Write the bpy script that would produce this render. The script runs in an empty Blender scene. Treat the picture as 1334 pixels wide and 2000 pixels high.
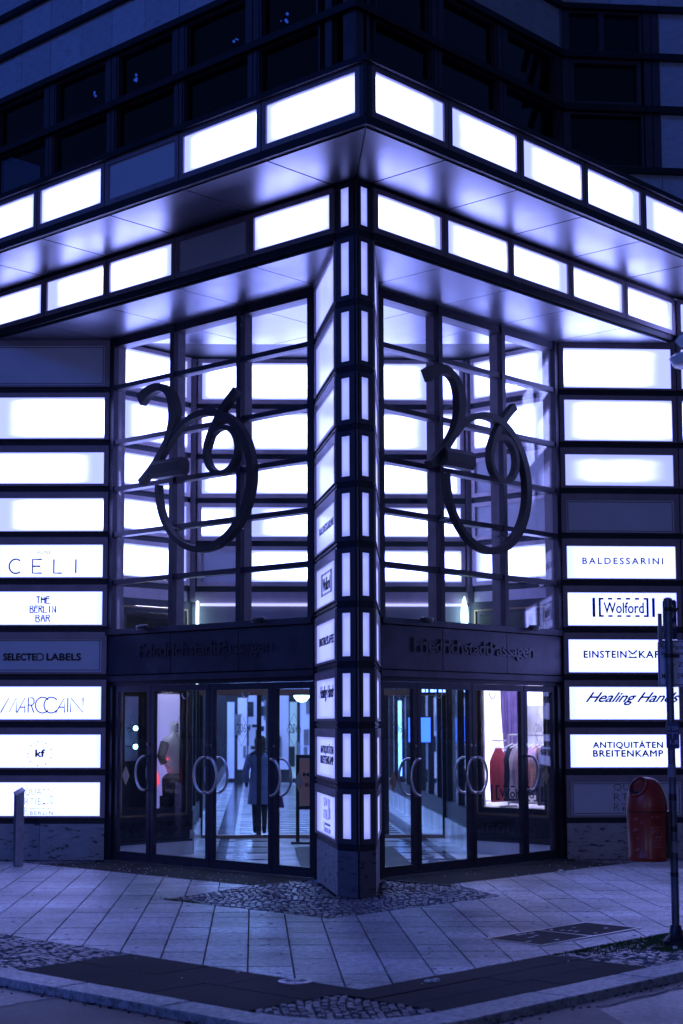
import bpy, bmesh, math, random
from mathutils import Vector, Matrix
random.seed(7)
R = math.radians
PI = math.pi
scene = bpy.context.scene

# ------------------------------------------------------------------ camera
cam_data = bpy.data.cameras.new("camera")
camera = bpy.data.objects.new("camera", cam_data)
scene.collection.objects.link(camera)
scene.camera = camera
PITCH = 5.852
HEAD = 43.79                      # degrees from view heading to the +X street front
camera.location = (-11.733, -10.267, 1.7)
camera.rotation_euler = (R(90 + PITCH), 0, R(-(90 - HEAD)))
cam_data.sensor_width = 36
cam_data.sensor_fit = 'AUTO'
cam_data.lens = 3075 / 2000 * 36
cam_data.shift_x = (667 - 560) / 2000
cam_data.shift_y = (1096.8 - 1000) / 2000
cam_data.clip_start = 0.1
cam_data.clip_end = 600
cam_data.dof.use_dof = True
cam_data.dof.focus_distance = 16.0
cam_data.dof.aperture_fstop = 2.2

# ------------------------------------------------------------------ world (night sky, far below daylight strength)
world = bpy.data.worlds.new("World")
scene.world = world
world.use_nodes = True
wn, wl = world.node_tree.nodes, world.node_tree.links
bg = wn["Background"]
sky = wn.new("ShaderNodeTexSky")
sky.sky_type = 'NISHITA'
sky.sun_disc = False
sky.sun_elevation = R(1.0)
sky.sun_rotation = R(75)
tint = wn.new("ShaderNodeMixRGB"); tint.blend_type = 'MULTIPLY'; tint.inputs[0].default_value = 1
tint.inputs[2].default_value = (0.13, 0.25, 1.0, 1)
wl.new(sky.outputs[0], tint.inputs[1]); wl.new(tint.outputs[0], bg.inputs[0])
bg.inputs[1].default_value = 0.05

sun_data = bpy.data.lights.new("sun", 'SUN')
sun = bpy.data.objects.new("sun", sun_data)
scene.collection.objects.link(sun)
sun_data.energy = 0.18            # the faint blue night light that falls on the left street front
sun_data.angle = R(12)
sun_data.color = (0.05, 0.17, 1.0)
sun.rotation_euler = Vector((1.0, -0.12, -0.55)).to_track_quat('-Z', 'Y').to_euler()

vs = scene.view_settings
vs.view_transform = 'Standard'; vs.look = 'None'; vs.gamma = 1; vs.use_curve_mapping = False
vs.exposure = 1.8
scene.cycles.use_denoising = True
scene.cycles.max_bounces = 8
scene.cycles.transparent_max_bounces = 24
scene.cycles.diffuse_bounces = 3
scene.cycles.glossy_bounces = 4
scene.cycles.sample_clamp_indirect = 4

# ------------------------------------------------------------------ materials
def new_mat(name):
    m = bpy.data.materials.new(name); m.use_nodes = True
    return m, m.node_tree.nodes, m.node_tree.links, m.node_tree.nodes["Principled BSDF"]

def mat(name, col, rough=.5, metal=0., var=.15, scale=6., bump=0., bscale=60., rvar=0., objvar=0., coat=0., stretch=(1, 1, 1)):
    m, n, l, b = new_mat(name)
    b.inputs["Roughness"].default_value = rough
    b.inputs["Metallic"].default_value = metal
    if coat: b.inputs["Coat Weight"].default_value = coat
    tc = n.new("ShaderNodeTexCoord"); mp = n.new("ShaderNodeMapping"); mp.inputs["Scale"].default_value = stretch
    l.new(tc.outputs["Object"], mp.inputs[0])
    nz = n.new("ShaderNodeTexNoise"); nz.inputs["Scale"].default_value = scale; nz.inputs["Detail"].default_value = 6
    l.new(mp.outputs[0], nz.inputs["Vector"])
    rr = n.new("ShaderNodeMapRange"); rr.inputs[1].default_value = .3; rr.inputs[2].default_value = .7
    rr.inputs[3].default_value = 1 - var; rr.inputs[4].default_value = 1 + var
    l.new(nz.outputs[0], rr.inputs[0])
    val = rr.outputs[0]
    if objvar:
        oi = n.new("ShaderNodeObjectInfo"); o2 = n.new("ShaderNodeMapRange")
        o2.inputs[3].default_value = 1 - objvar; o2.inputs[4].default_value = 1 + objvar
        l.new(oi.outputs["Random"], o2.inputs[0])
        mu = n.new("ShaderNodeMath"); mu.operation = 'MULTIPLY'
        l.new(val, mu.inputs[0]); l.new(o2.outputs[0], mu.inputs[1]); val = mu.outputs[0]
    hs = n.new("ShaderNodeMixRGB"); hs.blend_type = 'MULTIPLY'; hs.inputs[0].default_value = 1
    hs.inputs[1].default_value = (*col, 1)
    l.new(val, hs.inputs[2]); l.new(hs.outputs[0], b.inputs["Base Color"])
    if rvar:
        r2 = n.new("ShaderNodeMapRange"); r2.inputs[1].default_value = .3; r2.inputs[2].default_value = .7
        r2.inputs[3].default_value = rough - rvar; r2.inputs[4].default_value = rough + rvar
        l.new(nz.outputs[0], r2.inputs[0]); l.new(r2.outputs[0], b.inputs["Roughness"])
    if bump:
        n2 = n.new("ShaderNodeTexNoise"); n2.inputs["Scale"].default_value = bscale; n2.inputs["Detail"].default_value = 4
        l.new(mp.outputs[0], n2.inputs["Vector"])
        bp = n.new("ShaderNodeBump"); bp.inputs["Strength"].default_value = bump; bp.inputs["Distance"].default_value = .01
        l.new(n2.outputs[0], bp.inputs["Height"]); l.new(bp.outputs[0], b.inputs["Normal"])
    return m

def granite(name, col, rough, speck, objvar=.12, bump=.35, dirt=.25):
    m, n, l, b = new_mat(name)
    tc = n.new("ShaderNodeTexCoord")
    v = n.new("ShaderNodeTexNoise"); v.inputs["Scale"].default_value = 70; v.inputs["Detail"].default_value = 3; v.inputs["Roughness"].default_value = .8
    big = n.new("ShaderNodeTexNoise"); big.inputs["Scale"].default_value = .9; big.inputs["Detail"].default_value = 6
    l.new(tc.outputs["Object"], v.inputs["Vector"]); l.new(tc.outputs["Object"], big.inputs["Vector"])
    v2 = n.new("ShaderNodeTexNoise"); v2.inputs["Scale"].default_value = 17; v2.inputs["Detail"].default_value = 5; v2.inputs["Roughness"].default_value = .9
    l.new(tc.outputs["Object"], v2.inputs["Vector"])
    vm = n.new("ShaderNodeMixRGB"); vm.inputs[0].default_value = .72; l.new(v.outputs[0], vm.inputs[1]); l.new(v2.outputs[0], vm.inputs[2])
    r1 = n.new("ShaderNodeMapRange"); r1.inputs[1].default_value = .38; r1.inputs[2].default_value = .62
    r1.inputs[3].default_value = 1 - speck; r1.inputs[4].default_value = 1 + speck; l.new(vm.outputs[0], r1.inputs[0])
    r2 = n.new("ShaderNodeMapRange"); r2.inputs[1].default_value = .3; r2.inputs[2].default_value = .7
    r2.inputs[3].default_value = 1 - dirt; r2.inputs[4].default_value = 1 + dirt; l.new(big.outputs[0], r2.inputs[0])
    oi = n.new("ShaderNodeObjectInfo"); r3 = n.new("ShaderNodeMapRange"); r3.inputs[3].default_value = 1 - objvar; r3.inputs[4].default_value = 1 + objvar
    l.new(oi.outputs["Random"], r3.inputs[0])
    m1 = n.new("ShaderNodeMath"); m1.operation = 'MULTIPLY'; l.new(r1.outputs[0], m1.inputs[0]); l.new(r2.outputs[0], m1.inputs[1])
    m2 = n.new("ShaderNodeMath"); m2.operation = 'MULTIPLY'; l.new(m1.outputs[0], m2.inputs[0]); l.new(r3.outputs[0], m2.inputs[1])
    c = n.new("ShaderNodeMixRGB"); c.blend_type = 'MULTIPLY'; c.inputs[0].default_value = 1; c.inputs[1].default_value = (*col, 1)
    l.new(m2.outputs[0], c.inputs[2]); l.new(c.outputs[0], b.inputs["Base Color"])
    rr = n.new("ShaderNodeMapRange"); rr.inputs[3].default_value = rough + .15; rr.inputs[4].default_value = rough - .15
    l.new(big.outputs[0], rr.inputs[0]); l.new(rr.outputs[0], b.inputs["Roughness"])
    bp = n.new("ShaderNodeBump"); bp.inputs["Strength"].default_value = bump; bp.inputs["Distance"].default_value = .006
    l.new(vm.outputs[0], bp.inputs["Height"]); l.new(bp.outputs[0], b.inputs["Normal"])
    return m

def travertine(name, col, pit=.37):
    m, n, l, b = new_mat(name)
    tc = n.new("ShaderNodeTexCoord"); mp = n.new("ShaderNodeMapping"); mp.inputs["Scale"].default_value = (1, 1, 3.2)
    l.new(tc.outputs["Object"], mp.inputs[0])
    a = n.new("ShaderNodeTexNoise"); a.inputs["Scale"].default_value = 7; a.inputs["Detail"].default_value = 8; a.inputs["Roughness"].default_value = .65
    l.new(mp.outputs[0], a.inputs["Vector"])
    cr = n.new("ShaderNodeValToRGB")
    e = cr.color_ramp.elements
    e[0].position = pit; e[0].color = (*[c * .15 for c in col], 1)
    e[1].position = pit + .06; e[1].color = (*[c * .85 for c in col], 1)
    x = cr.color_ramp.elements.new(.7); x.color = (*[c * 1.1 for c in col], 1)
    l.new(a.outputs[0], cr.inputs[0])
    oi = n.new("ShaderNodeObjectInfo"); r3 = n.new("ShaderNodeMapRange"); r3.inputs[3].default_value = .9; r3.inputs[4].default_value = 1.07
    l.new(oi.outputs["Random"], r3.inputs[0])
    c = n.new("ShaderNodeMixRGB"); c.blend_type = 'MULTIPLY'; c.inputs[0].default_value = 1
    l.new(cr.outputs[0], c.inputs[1]); l.new(r3.outputs[0], c.inputs[2]); l.new(c.outputs[0], b.inputs["Base Color"])
    b.inputs["Roughness"].default_value = .6
    bp = n.new("ShaderNodeBump"); bp.inputs["Strength"].default_value = .4; bp.inputs["Distance"].default_value = .01
    l.new(a.outputs[0], bp.inputs["Height"]); l.new(bp.outputs[0], b.inputs["Normal"])
    return m

def glow(name, col, k):
    m, n, l, b = new_mat(name)
    b.inputs["Base Color"].default_value = (.6, .6, .6, 1)
    b.inputs["Emission Color"].default_value = (*col, 1)
    b.inputs["Emission Strength"].default_value = k
    return m

LAMP = (0.298, 0.345, 1.0)
def diffuser_mat(name, core, rim, wu, wv, off=.1, base=.5, power=1.):
    """opal sheet in front of tubes: UV 0..1 across the sheet, light falls off to the rim"""
    m, n, l, b = new_mat(name)
    b.inputs["Base Color"].default_value = (base * .9, base * .9, base, 1); b.inputs["Roughness"].default_value = .25
    uv = n.new("ShaderNodeUVMap"); uv.uv_map = "uv"
    sx = n.new("ShaderNodeSeparateXYZ"); l.new(uv.outputs[0], sx.inputs[0])
    oi = n.new("ShaderNodeObjectInfo")
    sh = n.new("ShaderNodeMapRange"); sh.inputs[3].default_value = -off; sh.inputs[4].default_value = off; l.new(oi.outputs["Random"], sh.inputs[0])
    def fall(sock, w, shift):
        a = n.new("ShaderNodeMath"); a.operation = 'ADD'; l.new(sock, a.inputs[0])
        if shift: l.new(sh.outputs[0], a.inputs[1])
        else: a.inputs[1].default_value = 0
        s = n.new("ShaderNodeMath"); s.operation = 'SUBTRACT'; l.new(a.outputs[0], s.inputs[0]); s.inputs[1].default_value = .5
        ab = n.new("ShaderNodeMath"); ab.operation = 'ABSOLUTE'; l.new(s.outputs[0], ab.inputs[0])
        mr = n.new("ShaderNodeMapRange"); mr.interpolation_type = 'SMOOTHSTEP'
        mr.inputs[1].default_value = .5 + (off if shift else 0) * .3; mr.inputs[2].default_value = .5 - w; mr.inputs[3].default_value = 0; mr.inputs[4].default_value = 1
        l.new(ab.outputs[0], mr.inputs[0]); return mr.outputs[0]
    fu = fall(sx.outputs[0], wu, True); fv = fall(sx.outputs[1], wv, False)
    mu = n.new("ShaderNodeMath"); mu.operation = 'MULTIPLY'; l.new(fu, mu.inputs[0]); l.new(fv, mu.inputs[1])
    tc = n.new("ShaderNodeTexCoord"); nz = n.new("ShaderNodeTexNoise"); nz.inputs["Scale"].default_value = 2.5; nz.inputs["Detail"].default_value = 2
    l.new(tc.outputs["Object"], nz.inputs["Vector"])
    nr = n.new("ShaderNodeMapRange"); nr.inputs[1].default_value = .3; nr.inputs[2].default_value = .7; nr.inputs[3].default_value = .68; nr.inputs[4].default_value = 1.2
    l.new(nz.outputs[0], nr.inputs[0])
    m3 = n.new("ShaderNodeMath"); m3.operation = 'MULTIPLY'; l.new(mu.outputs[0], m3.inputs[0]); l.new(nr.outputs[0], m3.inputs[1])
    pw = n.new("ShaderNodeMath"); pw.operation = 'POWER'; l.new(m3.outputs[0], pw.inputs[0]); pw.inputs[1].default_value = power
    st = n.new("ShaderNodeMapRange"); st.inputs[3].default_value = rim; st.inputs[4].default_value = core; l.new(pw.outputs[0], st.inputs[0])
    b.inputs["Emission Color"].default_value = (*LAMP, 1)
    l.new(st.outputs[0], b.inputs["Emission Strength"])
    return m

def glass_mat(name, tint=(1, 1, 1), refl=1.0, rough=0.01, dirt=.03):
    m = bpy.data.materials.new(name); m.use_nodes = True
    n, l = m.node_tree.nodes, m.node_tree.links; n.clear()
    out = n.new("ShaderNodeOutputMaterial")
    tr = n.new("ShaderNodeBsdfTransparent"); tr.inputs[0].default_value = (*tint, 1)
    gl = n.new("ShaderNodeBsdfGlossy"); gl.inputs["Roughness"].default_value = rough; gl.inputs[0].default_value = (refl, refl, refl, 1)
    df = n.new("ShaderNodeBsdfDiffuse"); df.inputs[0].default_value = (.4, .4, .45, 1)
    fr = n.new("ShaderNodeFresnel")
    ge = n.new("ShaderNodeNewGeometry"); io = n.new("ShaderNodeMapRange"); io.inputs[3].default_value = 1.45; io.inputs[4].default_value = 1 / 1.45
    l.new(ge.outputs["Backfacing"], io.inputs[0]); l.new(io.outputs[0], fr.inputs[0])
    mx = n.new("ShaderNodeMixShader"); l.new(fr.outputs[0], mx.inputs[0]); l.new(tr.outputs[0], mx.inputs[1]); l.new(gl.outputs[0], mx.inputs[2])
    m2 = n.new("ShaderNodeMixShader"); l.new(mx.outputs[0], m2.inputs[1]); l.new(df.outputs[0], m2.inputs[2])
    tc = n.new("ShaderNodeTexCoord"); nz = n.new("ShaderNodeTexNoise"); nz.inputs["Scale"].default_value = 160; nz.inputs["Detail"].default_value = 2
    l.new(tc.outputs["Object"], nz.inputs["Vector"])
    r = n.new("ShaderNodeMapRange"); r.inputs[1].default_value = .52; r.inputs[2].default_value = .75; r.inputs[3].default_value = dirt * .2; r.inputs[4].default_value = dirt * 2
    l.new(nz.outputs[0], r.inputs[0]); l.new(r.outputs[0], m2.inputs[0])
    l.new(m2.outputs[0], out.inputs[0])
    return m

M = {}
M['frame'] = mat('bronze_frame', (.25, .20, .25), .42, .35, .12, 5, .05, 200)
M['band'] = mat('dark_band', (.022, .022, .035), .45, .5, .2, 4)
M['dark'] = mat('dark_metal', (.035, .034, .048), .4, .6, .2, 5)
M['pierm'] = mat('pier_metal', (.075, .068, .10), .42, .5, .12, 5)
M['frame_in'] = mat('hall_frame', (.50, .42, .48), .45, .2, .12, 5)  # frame metal lightened; the hall's strong light is put into its colour
M['mullion'] = mat('mullion_metal', (.17, .14, .17), .5, .25, .15, 7, .05, 200)
M['mullion_face'] = mat('mullion_face_metal', (.04, .036, .055), .45, .5, .15, 7)
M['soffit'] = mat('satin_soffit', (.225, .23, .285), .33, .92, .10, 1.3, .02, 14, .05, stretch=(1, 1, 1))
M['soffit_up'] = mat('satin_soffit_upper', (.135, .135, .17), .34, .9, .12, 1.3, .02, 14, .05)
M['spandrel'] = mat('spandrel_metal', (.065, .06, .09), .42, .55, .3, 3.5, .12, 40)
M['letter'] = mat('letter_metal', (.08, .075, .10), .35, .7, .15, 9)
M['emblem'] = mat('emblem_metal', (.006, .006, .010), .62, 0, .2, 6, .04, 90)
M['opal_off'] = mat('opal_unlit', (.52, .53, .62), .35, 0, .05, 3)
M['ink'] = mat('ink', (.004, .012, .03), .5, 0, .1, 5)
M['ink_pale'] = mat('ink_pale', (.30, .30, .40), .5, 0, .1, 5)
M['trav'] = travertine('travertine', (.40, .38, .40))
M['trav_dark'] = travertine('travertine_weathered', (.13, .12, .15))
M['trav_up'] = travertine('travertine_upper', (.46, .50, .62), .30)
M['slab'] = granite('granite_slab', (.33, .33, .37), .42, .9, .27, .9, .55)
M['slab_dark'] = granite('dark_granite', (.030, .022, .026), .95, .4, .12, .3)
M['kerb'] = granite('kerb_granite', (.30, .30, .34), .5, .8, .1, .8)
M['cobble'] = granite('cobble_granite', (.17, .16, .185), .42, .5, 0, .5, .5)
M['mortar'] = mat('mortar', (.022, .02, .024), .9, 0, .3, 30, .4, 200)
M['asphalt'] = granite('coarse_asphalt', (.13, .12, .15), .45, 1.0, 0, 1.0, .3)
M['asphalt2'] = granite('smooth_asphalt', (.055, .05, .062), .6, .5, 0, .5, .3)
M['mat'] = mat('ribbed_mat', (.022, .02, .026), .7, 0, .3, 30, .5, 120)
M['glass'] = glass_mat('clear_glass', (.97, .98, 1), .9, .01, .012)
M['glass_dirty'] = glass_mat('dusty_glass', (.95, .96, 1), .9, .02, .03)
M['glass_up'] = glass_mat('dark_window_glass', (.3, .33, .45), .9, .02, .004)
M['steel'] = mat('brushed_steel', (.50, .50, .54), .28, 1, .1, 8)
M['zinc'] = mat('galvanised_steel', (.36, .36, .42), .42, .8, .2, 9)
M['pole_dark'] = mat('dark_galvanised', (.10, .11, .16), .45, .6, .25, 9)
M['brass'] = mat('brass', (.26, .17, .11), .4, .6, .1, 8)
M['red'] = mat('red_plastic', (.34, .028, .014), .36, 0, .22, 7, .05, 60, .08)
M['red_worn'] = mat('red_worn_patch', (.48, .17, .17), .5, 0, .3, 25)
M['black'] = mat('matte_black', (.006, .006, .009), .5, 0, .1, 5)
M['marble'] = mat('marble', (.62, .62, .68), .2, 0, .3, 2.2, 0, 60, .05, stretch=(1, 1, .6))
M['marble_dark'] = mat('dark_marble', (.03, .035, .06), .16, 0, .3, 3)
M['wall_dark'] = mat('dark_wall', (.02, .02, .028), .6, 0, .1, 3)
M['wall_grey'] = mat('grey_wall', (.22, .22, .27), .6, 0, .1, 3)
M['white_wall'] = mat('white_wall', (.75, .75, .78), .6, 0, .05, 3)
M['paper'] = mat('paper', (.7, .7, .72), .7, 0, .1, 9)
M['grass'] = mat('grass', (.045, .095, .02), .7, 0, .4, 40)
M['gold'] = mat('gold_sticker', (.42, .30, .15), .5, .1, .1, 20)
M['lit'] = diffuser_mat('lit_opal', 4.0, .52, .21, .13, .16, power=1.6)
M['lit_sign'] = diffuser_mat('lit_opal_sign', 1.16, .80, .10, .10, .05)
M['lit_dim'] = diffuser_mat('dim_opal', 1.9, .42, .3, .3, power=1.8)
M['lit_strip'] = diffuser_mat('strip_opal', .40, .26, .3, .2, .1)
M['lit_side'] = diffuser_mat('side_opal', .48, .30, .3, .1, .05)
M['tube'] = glow('fluorescent_tube', (.55, .9, 1.0), 2.2)
M['shoplamp'] = glow('shop_lamp', (.72, .70, 1.0), 9)
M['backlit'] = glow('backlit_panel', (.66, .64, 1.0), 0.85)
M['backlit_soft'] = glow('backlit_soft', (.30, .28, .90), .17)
M['blue'] = glow('blue_screen', (.02, .12, 1.0), .9)
M['blue_strip'] = glow('blue_strip', (.10, .30, 1.0), 1.4)
M['teal'] = glow('teal_lamp', (.35, .95, 1.0), 5)
M['white_lamp'] = glow('white_lamp', (.33, .52, 1.0), 48)
M['tail_light_red'] = glow('tail_light_red', (1.0, .03, .03), .55)
M['shop_blue'] = glow('shop_display_blue', (.12, .20, .75), .42)
M['shop_pale'] = glow('shop_display_pale', (.40, .48, 1.0), .32)
M['shop_teal'] = glow('shop_display_teal', (.14, .36, .55), .42)
M['shop_green'] = glow('shop_display_green', (.10, .32, .14), .42)

# ------------------------------------------------------------------ geometry helpers
class Frame:
    """a: along the wall, d: outward, z: up"""
    def __init__(s, o, u, n, rs=1):
        s.o = Vector((*o, 0)); s.u = Vector((*u, 0)).normalized(); s.n = Vector((*n, 0)).normalized(); s.rs = rs
    def p(s, a, d, z): return s.o + s.u * a + s.n * d + Vector((0, 0, z))
    def off(s, d, z=0): return Frame((s.o + s.n * d)[:2], s.u[:2], s.n[:2], s.rs)
def FR(y=0.): return Frame((0, y), (1, 0), (0, -1), 1)
def FL(x=0.): return Frame((x, 0), (0, 1), (-1, 0), -1)
def FP(p0, p1, outward, rs):
    u = Vector(p1) - Vector(p0); n = Vector((u.y, -u.x))
    if n.dot(Vector(outward)) < 0: n = -n
    f = Frame(p0, u, n, rs); f.len = u.length
    return f
WORLD = Frame((0, 0), (1, 0), (0, 1), 1)
Q = math.sqrt(.5)
# passage frame: a = s (to the right seen from the street), d = t (towards the street)
PASS = Frame((0, 0), (Q, -Q), (-Q, -Q), 1)
SPR = FP((5.12, 1.08), (6.28, 0), (-1, -1), 1)
SPL = FP((1.08, 5.10), (0, 6.25), (-1, -1), -1)
PSL = FP((1.08, 1.58), (0, .28), (-1, 1), 1)
PSR = FP((1.58, 1.08), (.25, 0), (1, -1), -1)

class MB:
    def __init__(s): s.v = []; s.f = []; s.uv = None
    def hexa(s, P):          # P: 8 points bottom 4 then top 4
        k = len(s.v); s.v += [tuple(p) for p in P]
        s.f += [tuple(k + i for i in q) for q in ((0, 3, 2, 1), (4, 5, 6, 7), (0, 1, 5, 4), (1, 2, 6, 5), (2, 3, 7, 6), (3, 0, 4, 7))]
        return s
    def box(s, f, a0, a1, d0, d1, z0, z1):
        return s.hexa([f.p(a0, d0, z0), f.p(a1, d0, z0), f.p(a1, d1, z0), f.p(a0, d1, z0), f.p(a0, d0, z1), f.p(a1, d0, z1), f.p(a1, d1, z1), f.p(a0, d1, z1)])
    def prism(s, pts, z0, z1, chamfer=0.):
        n = len(pts); k = len(s.v)
        s.v += [(p[0], p[1], z0) for p in pts]
        if chamfer:
            c = Vector((sum(p[0] for p in pts) / n, sum(p[1] for p in pts) / n))
            s.v += [(p[0], p[1], z1 - chamfer) for p in pts]
            for p in pts:
                q = Vector((p[0], p[1])); w = c - q; w = w.normalized() * min(chamfer * 1.4, w.length * .4); q = q + w
                s.v.append((q.x, q.y, z1))
            rings = 3
        else:
            s.v += [(p[0], p[1], z1) for p in pts]; rings = 2
        for r in range(rings - 1):
            for i in range(n):
                j = (i + 1) % n
                s.f.append((k + r * n + i, k + r * n + j, k + (r + 1) * n + j, k + (r + 1) * n + i))
        s.f.append(tuple(k + (rings - 1) * n + i for i in range(n)))
        s.f.append(tuple(k + i for i in reversed(range(n))))
        return s
    def tube(s, pts, r, n=10, caps=True, closed=False, squash=1.):
        pts = [Vector(p) for p in pts]; N = len(pts); k = len(s.v)
        rr = r if isinstance(r, (list, tuple)) else [r] * N
        ref = None
        for i, p in enumerate(pts):
            a = pts[(i - 1) % N] if (i > 0 or closed) else pts[i]; b = pts[(i + 1) % N] if (i < N - 1 or closed) else pts[i]
            t = (b - a).normalized()
            if ref is None:
                ref = Vector((0, 0, 1)) if abs(t.z) < .9 else Vector((1, 0, 0))
            x = (ref - t * ref.dot(t)).normalized(); y = t.cross(x); ref = x
            for j in range(n):
                g = 2 * PI * j / n
                s.v.append(tuple(p + (x * math.cos(g) + y * math.sin(g) * squash) * rr[i]))
        for i in range(N if closed else N - 1):
            i2 = (i + 1) % N
            for j in range(n):
                j2 = (j + 1) % n
                s.f.append((k + i * n + j, k + i * n + j2, k + i2 * n + j2, k + i2 * n + j))
        if caps and not closed:
            s.f.append(tuple(k + j for j in reversed(range(n)))); s.f.append(tuple(k + (N - 1) * n + j for j in range(n)))
        return s
    def lathe(s, prof, c, n=24, axis=None, capb=True, capt=True):
        k = len(s.v); c = Vector(c)
        for r, z in prof:
            for j in range(n):
                g = 2 * PI * j / n
                s.v.append((c.x + r * math.cos(g), c.y + r * math.sin(g), c.z + z))
        for i in range(len(prof) - 1):
            for j in range(n):
                j2 = (j + 1) % n
                s.f.append((k + i * n + j, k + i * n + j2, k + (i + 1) * n + j2, k + (i + 1) * n + j))
        if capb: s.f.append(tuple(k + j for j in reversed(range(n))))
        if capt: s.f.append(tuple(k + (len(prof) - 1) * n + j for j in range(n)))
        return s
    def ribbon(s, f, pts, w, d0, d1, closed=False):
        """a bar of width w that follows (a, z) points on frame f, from depth d0 to d1"""
        N = len(pts); k = len(s.v); P = [Vector(p) for p in pts]
        ww = w if isinstance(w, (list, tuple)) else [w] * N
        for i in range(N):
            a = P[(i - 1) % N] if (i > 0 or closed) else P[i]; b = P[(i + 1) % N] if (i < N - 1 or closed) else P[i]
            t = (b - a).normalized(); nn = Vector((-t.y, t.x)) * ww[i] / 2
            for q, d in ((P[i] + nn, d0), (P[i] - nn, d0), (P[i] - nn, d1), (P[i] + nn, d1)):
                s.v.append(tuple(f.p(q.x, d, q.y)))
        for i in range(N if closed else N - 1):
            i2 = (i + 1) % N
            for j in range(4):
                j2 = (j + 1) % 4
                s.f.append((k + i * 4 + j, k + i * 4 + j2, k + i2 * 4 + j2, k + i2 * 4 + j))
        if not closed:
            s.f.append((k + 3, k + 2, k + 1, k)); s.f.append(tuple(k + (N - 1) * 4 + j for j in range(4)))
        return s
    def build(s, name, m, parent=None, smooth=False, uvf=None, bevel=0.):
        me = bpy.data.meshes.new(name)
        me.from_pydata(s.v, [], s.f)
        bm = bmesh.new(); bm.from_mesh(me)
        if bevel: bmesh.ops.bevel(bm, geom=bm.edges[:], offset=bevel, segments=1, affect='EDGES', profile=.5)
        bmesh.ops.recalc_face_normals(bm, faces=bm.faces[:])
        if smooth:
            for fc in bm.faces: fc.smooth = True
            for e in bm.edges:
                if len(e.link_faces) == 2 and e.calc_face_angle(0) > R(40): e.smooth = False
        if uvf:
            lay = bm.loops.layers.uv.new("uv")
            for fc in bm.faces:
                for lp in fc.loops: lp[lay].uv = uvf(lp.vert.co)
        bm.to_mesh(me); bm.free()
        me.materials.append(M[m] if isinstance(m, str) else m)
        o = bpy.data.objects.new(name, me); scene.collection.objects.link(o)
        if parent:
            o.parent = parent
            if parent.parent is None: o.matrix_parent_inverse = Matrix.Translation(-parent.location)
        return o

def tag(o, label, cat, group=None):
    o['label'] = label; o['category'] = cat
    if group: o['group'] = group
    return o
def thing(name, loc, label, cat, group=None):
    o = bpy.data.objects.new(name, None); scene.collection.objects.link(o)
    o.location = loc; o.empty_display_size = .2
    return tag(o, label, cat, group)
def struct(o): o['kind'] = 'structure'; return o
def stuff(o): o['kind'] = 'stuff'; return o
def BX(f, a0, a1, d0, d1, z0, z1): return MB().box(f, a0, a1, d0, d1, z0, z1)

_text = {}
def text_geo(s, offset=0., shear=0., space=1., line=1., align='CENTER'):
    key = (s, offset, shear, space, line, align)
    if key not in _text:
        cu = bpy.data.curves.new("t", 'FONT'); cu.body = s; cu.size = 1; cu.offset = offset; cu.shear = shear
        cu.space_character = space; cu.space_line = line; cu.extrude = .5; cu.align_x = align; cu.resolution_u = 3
        ob = bpy.data.objects.new("t", cu); scene.collection.objects.link(ob)
        dg = bpy.context.evaluated_depsgraph_get()
        me = bpy.data.meshes.new_from_object(ob.evaluated_get(dg))
        vs_ = [v.co.copy() for v in me.vertices]; fs = [tuple(p.vertices) for p in me.polygons]
        bpy.data.objects.remove(ob); bpy.data.curves.remove(cu); bpy.data.meshes.remove(me)
        x0 = min(v.x for v in vs_); x1 = max(v.x for v in vs_); y0 = min(v.y for v in vs_); y1 = max(v.y for v in vs_)
        _text[key] = ([((v.x - x0) / (x1 - x0), (v.y - y0) / (y1 - y0), v.z) for v in vs_], fs)
    return _text[key]
def add_text(mb, f, s, a0, a1, z0, z1, d0, d1, flip=False, **k):
    """fit text to a box on the wall; a0 is the reader's left end"""
    bold = k.pop('bold', 0)
    if bold:
        for q, (dx, dz) in enumerate(((-bold, 0), (bold, 0), (0, bold), (0, -bold))):
            add_text(mb, f, s, a0 + dx, a1 + dx, z0 + dz, z1 + dz, d0 + .0004 * q, d1 + .0004 * q, flip=flip, **k)
    V, F = text_geo(s, **k)
    if flip: a0, a1 = a1, a0
    b = len(mb.v)
    for x, y, z in V: mb.v.append(tuple(f.p(a0 + (a1 - a0) * x, d0 + (d1 - d0) * (z + .5), z0 + (z1 - z0) * y)))
    mb.f += [tuple(b + i for i in q) for q in F]
    return mb
def strokes(mb, f, L, a0, a1, z0, z1, w, d0, d1):
    """L: polylines in a unit box, reader's left to right"""
    for pl in L: mb.ribbon(f, [(a0 + (a1 - a0) * x, z0 + (z1 - z0) * y) for x, y in pl], w, d0, d1)
    return mb
def arc(cx, cy, rx, ry, g0, g1, n=14): return [(cx + rx * math.cos(R(g0 + (g1 - g0) * i / n)), cy + ry * math.sin(R(g0 + (g1 - g0) * i / n))) for i in range(n + 1)]

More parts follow.
